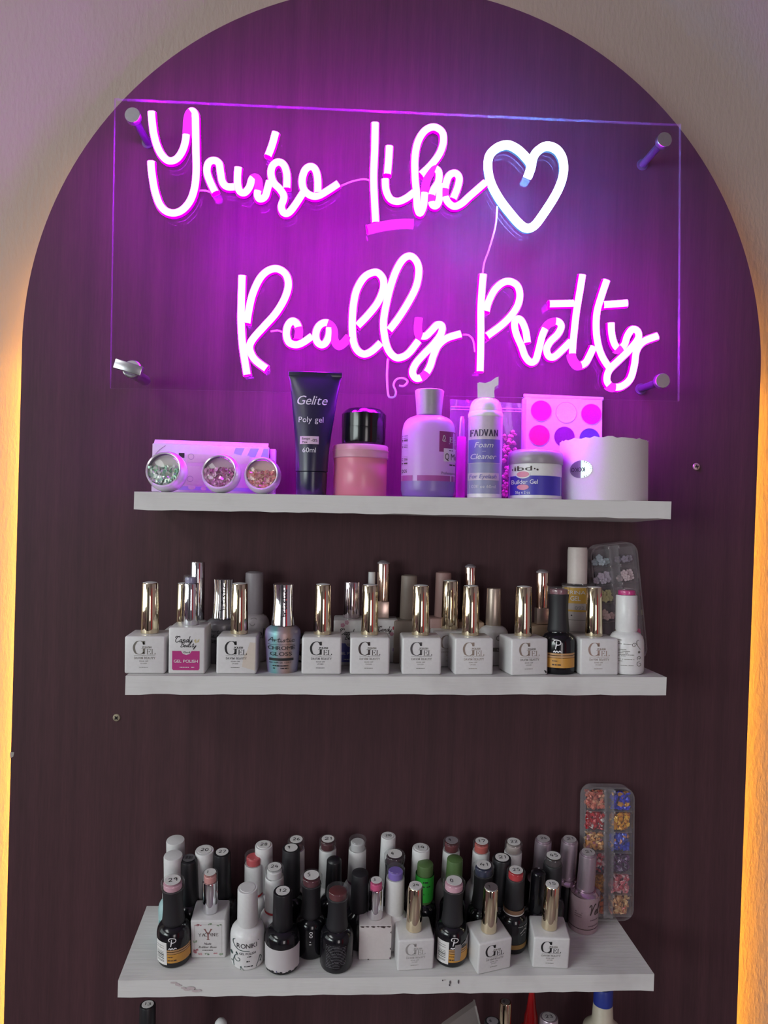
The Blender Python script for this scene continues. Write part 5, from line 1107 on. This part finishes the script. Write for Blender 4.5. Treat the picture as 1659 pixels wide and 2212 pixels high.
# round white bottle with plant doodles
b = rb(535, 1917, .0645, 'round white bottle with black brand print and plant doodles', 42, WHITE, WHITEM, .0138, .0330, .95, G3W, sink=True, rot=radians(5)); R = .0138
k = R / 192; X = lambda u: (u - 262) * k; Z = lambda v: (1600 - v) * k * 1.12
dec(b, 'lettering', join(T('RONIKI', X(148), X(368), Z(1345), Z(1292)), T('GEL POLISH', X(175), X(358), Z(1418), Z(1392)), dashes(X(225), X(310), Z(1440), k * 12, .9, 2), dashes(X(215), X(305), Z(1492), k * 14, .7, 6), dashes(X(212), X(330), Z(1548), k * 12, .9, 8)), R, INK)
dec(b, 'doodle_print', join(stroke2([(X(a), Z(c)) for a, c in [(125, 1260), (105, 1285), (120, 1330), (165, 1362), (230, 1372), (290, 1378)]], k * 7), stroke2(curl(X(160), Z(1470), 42 * k, 2.4, .9), k * 6), stroke2([(X(a), Z(c)) for a, c in [(115, 1570), (110, 1500), (130, 1440), (160, 1425)]], k * 6), stroke2([(X(a), Z(c)) for a, c in [(185, 1585), (200, 1565), (230, 1590)]], k * 5), stroke2([(X(a), Z(c)) for a, c in [(360, 1570), (390, 1500), (400, 1465), (415, 1490), (405, 1530)]], k * 6), ell2(X(88), Z(1440), 14 * k, 20 * k, 10), ell2(X(92), Z(1525), 8 * k, 8 * k, 8), ell2(X(192), Z(1555), 9 * k, 9 * k, 8), ell2(X(405), Z(1525), 8 * k, 8 * k, 8), poly2([(X(135), Z(1420)), (X(140), Z(1390)), (X(165), Z(1420))]), stroke2([(X(380), Z(1282)), (X(386), Z(1276))], k * 8)), R, mat('teal_black_ink', '24403f', .6), eps=.0003)
# black with plain paper label
b = rb(611, 1924, .0655, 'black bottle wrapped in a blank white paper label, number on its cap', 40, BLACKG, BLACK, .0140, .0340, .92, G3B, sticker='12'); R = .0140
b_ = dec(b, 'label', join(rect2(-R * .985, R * .985, .0030, .0232, 24)), R, mat('scuffed_label', 'c9c3c6', .6, var=.1, bscale=60)); dec(b, 'smudge', ell2(-.0035, .0042, .0004, .0008, 8), R, mat('blue_smudge', '4a4a78', .6), eps=.0004)
dec(b, 'frayed_edge', join(*[ell2(-R * .8 + i * R * .16, .0030 + .0006 * (i % 3 - 1), .0012, .0007, 8) for i in range(11)]), R, BLACK, eps=.0003)
# second-row dark bottle with burgundy window and dotted print
b = rb(673, 1890, .0690, 'black bottle with a burgundy window and a column of white rings', 43, BLACKG, BLACKM, .0124, .0335, .96, G3B, window=win(BURG, .0070), sticker='5', flare=True)
g = []
for zz in (.0255, .0225): g.append(stroke2([(.0008 + .0011 * cos(a), zz + .0010 * sin(a)) for a in [i * PI / 5 for i in range(11)]], .0005))
g += [ell2(.0002, .0175, .0006, .0005, 8), rect2(-.0006, .0012, .0148, .0154)]
dec(b, 'ring_print', join(*g), .0124, INKW)
# black with fine print
b = rb(730, 1918, .0675, 'black bottle with an oxblood window and dense tiny white print', 45, BLACKG, BLACKM, .0135, .0335, .96, G3B, window=win('571318', .0072), flare=True); R = .0135
g = []
for i in range(15): g.append(dashes(-R * .62, R * .55 - (R * .35 if i in (0, 13, 14) else 0), .0255 - i * .00135, .00034, .9, i + 20))
dec(b, 'lettering', join(*g), R, mat('grey_microprint', '77747a', .6))
rb(778, 1882, .0660, 'all-black bottle with a plain soft-touch cap between the oxblood and chipped bottles', 35, BLACKG, BLACKM, .0118, .031, .9, G3B, dome=.001)
# chipped white square bottle
M = from_top(3, 813, 1901, .0640); w, d_, h = .0266, .0235, .0315
c8 = thing('nail_polish_bottle', 'blank white square bottle with chipped edges and a pink cap window', 'nail polish', M, 'square bottles on the lowest shelf')
mesh_obj('bottle', rbox(w, d_, h, .0010, 2), mat('pinkish_white_lacquer', 'cfc6c6', .45), c8)
CHIP = mat('chip_brown', '3a2628', .6); rr = random.Random(4)
mesh_obj('chip', flat(join(*[poly2([(x0, h - .0006), (x0 + l * .5, h - .0003), (x0 + l, h - .0007), (x0 + l * .7, h - .0007 - e), (x0 + l * .2, h - .0006 - e * .6)]) for x0, l, e in [(-.0128, .004, .0012), (-.0085, .0035, .0009), (-.004, .004, .0012), (.0005, .003, .0007), (.0035, .0050, .0016), (.0086, .0040, .0010)]]), -d_ / 2, .0003), CHIP, c8, False)
mesh_obj('chip', flat(join(*[poly2([(w / 2 - .0004, z), (w / 2 - .0004, z - l), (w / 2 - .0013, z - l * .6), (w / 2 - .0009, z - l * .2)]) for z, l in [(.0265, .0022), (.0115, .0022), (.003, .0026)]] + [poly2([(-.006, .0004), (-.0045, .0004), (-.0048, .0012), (-.0057, .0011)])]), -d_ / 2, .0003), CHIP, c8, False)
cap_parts(c8, h + .0004, .0640, .0068, .0060, SILVER, window=(core('d0497f'), .0070), sticker='3')
gel_bottle(from_top(3, 898, 1912, .0664, radians(4)), 'square gel bottle with worn pale print on the lowest shelf, left of the barcode bottle', INKL, INKL, 'square bottles on the lowest shelf', sticker='24', sc=.932)
prim(from_top(3, 981, 1902, .0695, radians(10)), 'black bottle with a torn label, barcode and pale pink window', .0133, .0330, .0695, (PINKC, .0066), '0', True, torn=True)
gel_bottle(from_top(3, 1061, 1915, .0664, radians(15)), 'square gel bottle turned sideways with a dark cap top on the lowest shelf', INK, INKG, 'square bottles on the lowest shelf', sticker='', sc=.932, stm=mat('dark_sticker', '6a6062', .6)) if False else gel_bottle(from_top(3, 1061, 1915, .0664, radians(15)), 'square gel bottle turned sideways with a dark cap top on the lowest shelf', INK, INKG, 'square bottles on the lowest shelf', sticker='7', sc=.932, stm=mat('dark_sticker', '6a6062', .6))
b = rb(1115, 1879, .0700, 'black bottle with a bright red window and a gold-white collar band', 39, BLACKG, BLACKM, .0121, .0335, .93, G3B, window=win(RED_, .0068), sticker='25')
mesh_obj('collar_band', lathe([(.0086, .0342), (.0086, .0380)], 24, cap0=False, cap1=False), mat('bronze_band', '7a5a45', .4), b); mesh_obj('collar_band', lathe([(.0088, .0335), (.0088, .0345)], 24, cap0=False, cap1=False), PAPER, b)
dec(b, 'label', rect2(-.0115, .0115, .0055, .0095, 12), .0121, mat('dull_gold_label', '8f6b35', .4)); dec(b, 'lettering', join(dashes(.002, .010, .026, .0007, .8, 3), stroke2([(.004, .020), (.008, .023), (.0095, .0215)], .0008), stroke2([(.005, .018), (.0085, .0195)], .0006)), .0121, INKL)
hb_ = gel_bottle(from_top(3, 1193, 1909, .0664, radians(-4)), 'square gel bottle with a tiny heart mark in its print, rightmost of the front row', INK, INKG, 'square bottles on the lowest shelf', sticker='15', sc=.932)
mesh_obj('heart_mark', flat(poly2([(-.0020, .0150), (-.0029, .0160), (-.0026, .0166), (-.0020, .0161), (-.0014, .0166), (-.0011, .0160)]), -GD / 2, .0003), INK, hb_, False)
# mauve bottles
def mauve(px, py, H, label, R=.0128, full=True, bm_=None):
    M = from_top(3, px, py, H); b = thing('nail_polish_bottle', label, 'nail polish', M, 'mauve metallic-capped bottles'); hb = .0335
    mesh_obj('bottle', lathe([(R * .96, 0), (R, .0006), (R, .0048), (R * .995, .0052), (R, .0056), (R, hb * .93), (R * .97, hb)], 32), bm_ or MAUVEL, b)
    z = hb
    mesh_obj('shoulder', lathe([(R * .99, z), (R * 1.0, z + .0008), (R * .85, z + .0018), (R * .74, z + .003), (0, z + .003)], 32), mat('pink_chrome', (.72, .55, .66), .15, .95), b)
    rc = .0074
    mesh_obj('cap', lathe([(rc * 1.04, z + .0032), (rc * 1.04, z + .0048), (rc, z + .0050), (rc, z + .0062), (rc * 1.03, z + .0064), (rc * .99, H - .0030), (rc * .95, H - .0018), (rc * .80, H - .0016), (rc * .78, H - .0002), (0, H - .0001)], 32), MAUVE, b)
    s = mesh_obj('sticker', lathe([(rc * .76, H), (rc * .76, H + .0002), (0, H + .0002)], 20), mat('silver_sticker', 'b0a8ac', .5), b)
    mesh_obj('number', ontop(T(str(20 + int(px) % 10), -.0026, .0026, -.0015, .0015, font='script', pen=.12), H + .00025), INK, s, False)
    if full:
        mesh_obj('base_line', lathe([(R * 1.006, .0048), (R * 1.006, .0055)], 32, cap0=False, cap1=False), INKB, b)
        dec(b, 'logo', T('Vel', .0005, .0105, .0190, .0285, font='script', pen=.10, shear=.2), R, INKB); dec(b, 'lettering', join(dashes(.002, .0095, .0140, .0008, .95, 3), dashes(.0005, .0105, .0085, .0007, .95, 4), dashes(-.0105, -.005, .0205, .0006, .9, 5), dashes(-.0105, -.0055, .0185, .0006, .9, 6), dashes(-.0105, -.0055, .0165, .0006, .9, 7)), R, mat('dark_mauve_ink', '5c4650', .6))
    b['_r'] = R
mauve(1271, 1840, .0705, 'mauve bottle with a cursive logo standing before the jewel case')
mauve(1231, 1812, .0730, 'dark bottle with a mauve metal cap left of the jewel case', .0118, False, BLACKG)
mauve(1174, 1811, .0735, 'dark bottle with a dull mauve cap at the back, second from the jewel case', .0115, False, BLACKG)
# ---- middle and back rows
TEALL = mat('teal_label', '2f8a8f', .45)
rb(379, 1813, .0742, 'white-capped bottle in the back left corner of the lowest shelf', 38, OFFW, WHITEM, .0118, .032, .95, G3W, dome=.0004)
b = rb(374, 1846, .0745, 'white-capped bottle with a pale teal label at the left end', 39, mat('pale_teal_glass', 'a9c9cc', .25), WHITEM, .0130, .034, .95, G3W, dome=.0004)
dec(b, 'label', rect2(-.0125, .0125, .004, .0125, 16), .0130, TEALL); dec(b, 'lettering', T('gel', -.0115, -.004, .0165, .0215, shear=.2), .0130, TEALL)
rb(408, 1853, .0715, 'black bottle with a grey printed cap top near the left end', 35, BLACKG, BLACK, .0122, .0315, .86, G3B, dome=.0015, sticker='881', stm=mat('grey_top', '5c5a5e', .5))
rb(442, 1836, .0735, 'white-capped bottle with a numbered top behind the chrome-capped floral one', 39, OFFW, WHITEM, .0118, .032, .95, G3W, sticker='20')
rb(480, 1840, .0735, 'black bottle with a round white sticker behind the floral square bottle', 35, BLACKG, BLACK, .0124, .0315, .9, G3B, sticker='27', dome=.0004)
rb(570, 1825, .0735, 'white-capped bottle with a raised disc, behind the red-window one', 37, OFFW, WHITEM, .0116, .032, .95, G3W, sink=True, sticker='28')
REDR = mat('red_ring', 'b03038', .4)
rb(548, 1844, .0690, 'white-capped bottle with a pink and red window behind the plant-doodle bottle', 38, WHITE, WHITEM, .0120, .032, .95, G3W, window=win('c04a50', .0088), ring=REDR)
rb(593, 1872, .0715, 'white-capped bottle with a clear numbered window and a thin red ring', 39, WHITE, WHITEM, .0120, .032, .95, G3W, window=win(CLW, .0085), sticker='24', ring=REDR)
rb(629, 1831, .0745, 'black bottle whose white sticker is peeling, middle row', 37, BLACKG, BLACKM, .0118, .0315, .92, G3B, sticker='9')
rb(640, 1813, .0745, 'white-capped bottle with a smoky window half hidden by a black cap', 36, OFFW, WHITEM, .0105, .032, .95, G3W, window=win('5a3a3e', .0085), sticker='26')
rb(708.5, 1812, .0745, 'white-capped bottle with a dark wine window at the back', 36, OFFW, WHITEM, .0116, .032, .95, G3W, window=win('4a1a20', .0085), sticker='21')
b = rb(722, 1852, .0680, 'black bottle with a plain domed cap and pale teal label', 31, BLACKG, BLACK, .0120, .032, .84, G3B, dome=.002); dec(b, 'label', rect2(-.0118, .0118, .012, .019, 12), .0120, mat('pale_teal_label', '8fb0b0', .5))
rb(773, 1811, .0745, 'white-capped bottle with an empty frosted window at the back', 37, WHITE, WHITEM, .0118, .034, .95, G3W, window=win('bdbcbe', .0095), ring=mat('mauve_ring', '8a5f78', .4))
rb(839, 1805, .0765, 'slim all-white bottle, tallest in the back row', 31, OFFW, WHITEM, .0112, .032, .93, G3W, sticker='210', stm=WHITEM)
rb(853, 1844, .0705, 'black bottle with a dark plum window behind the violet-window one', 42, BLACKG, BLACKM, .0112, .0335, .97, G3B, window=win('2f1822', .0072), sticker='4', flare=True)
rb(855, 1874, .0700, 'white-capped bottle with a violet window', 39, WHITE, WHITEM, .0116, .030, .93, G3W, window=win(LILAC, .0085))
rb(909.5, 1831, .0720, 'white-capped bottle with a numbered top behind the bright green one', 37, WHITE, WHITEM, .0118, .034, .95, G3W, sink=True, sticker='14', stm=WHITEM)
OLIVE = mat('olive_cap', '4f6a3c', .5); GREEN = mat('bright_green_label', '2f9a35', .4)
b = rb(919, 1862, .0660, 'bottle with an olive cap wrapped in a bright green label', 34, BLACKG, OLIVE, .0112, .0300, .93, 'green-capped bottles', dome=.0012); 
mesh_obj('label', lathe([(.0079, .0330), (.0079, .0560)], 26, cap0=False, cap1=False), GREEN, b); mesh_obj('print', onround(join(dashes(-.006, .002, .052, .0012, .8, 2), dashes(-.006, .004, .048, .0010, .7, 3), dashes(-.005, .003, .041, .0010, .8, 4)), .0079), INK, b, False)
rb(976, 1815, .0745, 'white-capped bottle with a wine window behind the olive cap', 36, WHITE, WHITEM, .0120, .036, .95, G3W, window=win('5e1a20', .0088), sticker='9', stm=GREYM)
rb(983, 1852, .0685, 'bottle with a plain olive-green cap behind the torn-label bottle', 34, BLACKG, OLIVE, .0112, .030, .93, 'green-capped bottles', dome=.0012)
rb(1040.6, 1817, .0745, 'white-capped bottle with a coral-red window at the back', 36, WHITE, WHITEM, .0120, .036, .95, G3W, window=win('b8564e', .0088), sticker='17')
b = rb(1045, 1868, .0700, 'black bottle with a navy window and numbered sticker', 42, BLACKG, BLACKM, .0120, .0335, .97, G3B, window=win(NAVYC, .0075), sticker='41', flare=True); dec(b, 'lettering', T('S', .000, .0018, .0205, .0235), .0120, INKW)
rb(1084.5, 1852, .0725, 'wide black cap with a white disc top, right of the navy window', 39, BLACKG, BLACK, .0118, .032, .95, G3B, sticker='21')
rb(1110, 1818, .0745, 'white-capped bottle with a pale numbered window at the back right', 37, WHITE, WHITEM, .0116, .034, .95, G3W, window=win('a89c98', .0088), sticker='22')
rb(1163.6, 1878, .0655, 'slim glossy all-black bottle left of the heart-mark gel bottle', 31, BLACKG, BLACKG, .0106, .028, .93, G3B, dome=.002)
b = rb(1196, 1848, .0710, 'black bottle with a smoky window sticker left of the mauve bottles', 40, BLACKG, BLACKM, .0122, .0335, .96, G3B, window=win('3a3032', .0072), sticker='45'); dec(b, 'label', rect2(-.0119, .0119, .003, .009, 12), .0122, mat('copper_label', 'a06a45', .4))
# jewel case with foil flakes
hc2, wc2 = .1150, .0455; Yc = -.0145
xc = x_at(1310, Yc, 1.14); zb = shz(3, xc, Yc)
Mc2 = Matrix.Translation((xc, Yc, zb + hc2 / 2 + .0012)) @ Matrix.Rotation(radians(.2), 4, 'Y') @ Matrix.Rotation(radians(-4.5), 4, 'X') @ Matrix.Translation((0, 0, .0004))
case2, cells2 = case(Mc2, 'clear upright case of colourful foil flakes at the right end of the lowest shelf', wc2, hc2)
FO_ = [(['c9705c', 'd99a7c', 'b8483e'], 'salmon', 'top left'), (['2a2fb0', '3b3fd0', 'c98a3a'], 'ultramarine', 'top right'), (['a3101c', 'c01825', 'd8d0cc'], 'crimson', 'second left'), (['d08a20', 'e0a83c', 'a85a18'], 'amber', 'second right'), (['c98a4a', 'd9b07c', 'b06a7c'], 'honey', 'third left'), (['2f38a8', '4a58c0', 'c98a6a'], 'royal blue', 'third right'), (['c0505c', 'd8c0c0', '2f5a6a'], 'rose and white', 'fourth left'), (['3f1f45', '5a2f5a', '6a4a70'], 'aubergine', 'fourth right'), (['b87a1a', 'd09a2a', '8a5a10'], 'ochre', 'fifth left'), (['b8505c', 'd8b0b4', 'c87a80'], 'rosy', 'fifth right'), (['b85a20', 'c8702a', '8f4418'], 'rust', 'bottom left'), (['c08a5a', 'd0a878', 'b85a48'], 'sandy', 'bottom right')]
for ci, (cols, cn, where) in enumerate(FO_):
    x, z, cw_, ch_ = cells2[ci]; rr = random.Random(ci + 90); V, Fc, mi = [], [], []
    for t in range(120):
        a = x + rr.uniform(-.48, .48) * cw_ * .94; c = z + (rr.random() ** 1.15 - .5) * ch_ * .94; y_ = rr.uniform(-.0042, .0040); s_ = rr.uniform(.0022, .0052); o = len(V)
        Rm = Matrix.Rotation(rr.uniform(0, 6), 3, 'Y') @ Matrix.Rotation(rr.uniform(-.8, .8), 3, 'X')
        for u, v in ((-1, -.5), (.2, -.8), (1, -.1), (.5, .8), (-.6, .6)):
            p_ = Rm @ Vector((u * s_ * .6, rr.uniform(-.3, .3) * s_, v * s_ * .6)); V.append((min(max(a + p_.x, x - cw_ * .5), x + cw_ * .5), min(max(y_ + p_.y, -.0052), .0049), min(max(c + p_.z, z - ch_ * .5), z + ch_ * .5)))
        V.append((sum(v[0] for v in V[o:]) / 5, y_ - s_ * .4, sum(v[2] for v in V[o:]) / 5)); m_ = 0 if rr.random() < .55 else (1 if rr.random() < .6 else 2)
        for e in range(5): Fc.append((o + e, o + (e + 1) % 5, o + 5)); mi.append(m_)
    o = mesh_obj('foil_flakes', (V, Fc), [mat('foil_' + c, c, .28, .12) for c in cols], None, False)
    o.data.polygons.foreach_set('material_index', mi); o.matrix_world = Mc2
    tag(o, '%s foil flakes in the %s compartment of the upright case' % (cn, where), 'foil flakes', None, 'stuff')

# ================================================================== SHELF 4: tops cut off by the picture
def s4(px, py, H, Y): 
    X = x_at(px, Y, z_at(py, .0, Y)); return X, Y
def low(px, py, Y, label, capw, cm, bm_, R=.0125, hb=.034, group='bottles on the bottom shelf', **kw):
    z = 1.03
    for _ in range(4): X = x_at(px, Y, z); z = z_at(py, X, Y)
    M = frame(4, X, Y); k = ppx((X, Y, z)); rc1 = capw * k / 2; H = z - shz(4, X, Y)
    return round_bottle(M, label, R, hb, H, rc1 * 1.08, rc1, bm_, cm, group, **kw)
low(320, 2168, -.048, 'black cap with a numbered white sticker at the bottom left', 34, BLACK, BLACKG, sticker='13')
low(478, 2199, -.052, 'slim white cap at the bottom edge, left half', 26, WHITEM, OFFW, dome=.003)
low(1092, 2163, -.040, 'gold cap at the bottom edge under the sideways gel bottle', 26, GOLD, OFFW, sticker='8', stm=mat('dark_sticker', '6a6062', .6))
low(1064, 2205, -.062, 'cap with a grey sticker at the bottom edge left of the gold one', 34, BLACKM, BLACKG, R=.0118, sticker='6', stm=GREYM)
low(1186, 2196, -.058, 'mauve metal cap with a grey sticker at the bottom edge', 39, MAUVE, MAUVEL, sticker='23', stm=mat('silver_sticker', 'b0a8ac', .5))
# red tapered bottle
Y = -.030; X_ = x_at(1149, Y, 1.03); z = z_at(2135, X_, Y); M = frame(4, X_, Y); H = z - shz(4, X_, Y); k = ppx((X_, Y, 1.03))
rd = thing('glue_bottle', 'glossy red tapered nozzle at the bottom edge', 'bottle', M)
REDG = mat('red_gloss_plastic', 'a3161a', .2)
mesh_obj('nozzle', lathe([(16 * k, .042), (14 * k, .052), (11 * k, H - 46 * k), (6 * k, H - 10 * k), (4.5 * k, H), (0, H)], 24), REDG, rd); mesh_obj('bottle', lathe([(.0105, 0), (.0112, .001), (.0112, .036), (.009, .0405), (.0060, .042)], 28), REDG, rd)
# cream bottle with blue cap
Y = -.040; X_ = x_at(1303, Y, 1.03); M = frame(4, X_, Y); z0 = shz(4, X_, Y); zz = lambda py: z_at(py, X_, Y) - z0; k = ppx((X_, Y, 1.03))
cm_ = thing('squeeze_bottle', 'cream squeeze bottle with a blue cap at the bottom right', 'bottle', M); CRM = mat('cream_plastic', 'c3b8a6', .45)
mesh_obj('bottle', lathe([(.0165, 0), (.0172, .001), (.0172, zz(2235)), (.0160, zz(2218)), (25 * k, zz(2204)), (22.5 * k, zz(2200)), (20.5 * k, zz(2168)), (19 * k, zz(2166))], 32), CRM, cm_)
mesh_obj('cap', lathe([(20.5 * k, zz(2167)), (20.5 * k, zz(2138)), (18.5 * k, zz(2132)), (0, zz(2131))], 28), mat('blue_cap', '23348f', .45), cm_)
# clear bag corner
Y = -.045; A, B_, C_, D_ = at(955, 2216, Y), at(1026, 2166, Y), at(1036, 2210, Y), at(1040, 2330, Y); E_ = at(930, 2330, Y)
bz = shz(4, B_.x, Y); pts = [A, B_, C_, D_, E_]; ctr = Vector((sum(p.x for p in pts) / 5, Y, bz))
pb2 = thing('plastic_pouch', 'clear plastic pouch corner at the bottom edge', 'pouch', Matrix.Translation(ctr))
P2 = [(p.x - ctr.x, max(p.z, bz + .001) - bz) for p in pts]; P2[3] = (P2[3][0], .0005); P2[4] = (P2[4][0], .0005)
mesh_obj('film', prism(list(reversed(P2)), -.0035, .0035), clear_mat('smoky_polythene', tint=(.9, .88, .86), gloss=.4, haze=.12, hazecol=(.6, .56, .54), rough=.2), pb2, False)
mesh_obj('seam', prism([(P2[1][0] - .001, P2[1][1]), (P2[1][0] + .0005, P2[1][1]), (P2[2][0] + .0005, P2[2][1]), (P2[2][0] - .001, P2[2][1])][::-1], -.0042, .0042), clear_mat('pouch_seam', gloss=.5, haze=.25, hazecol=(.6, .56, .54)), pb2, False)
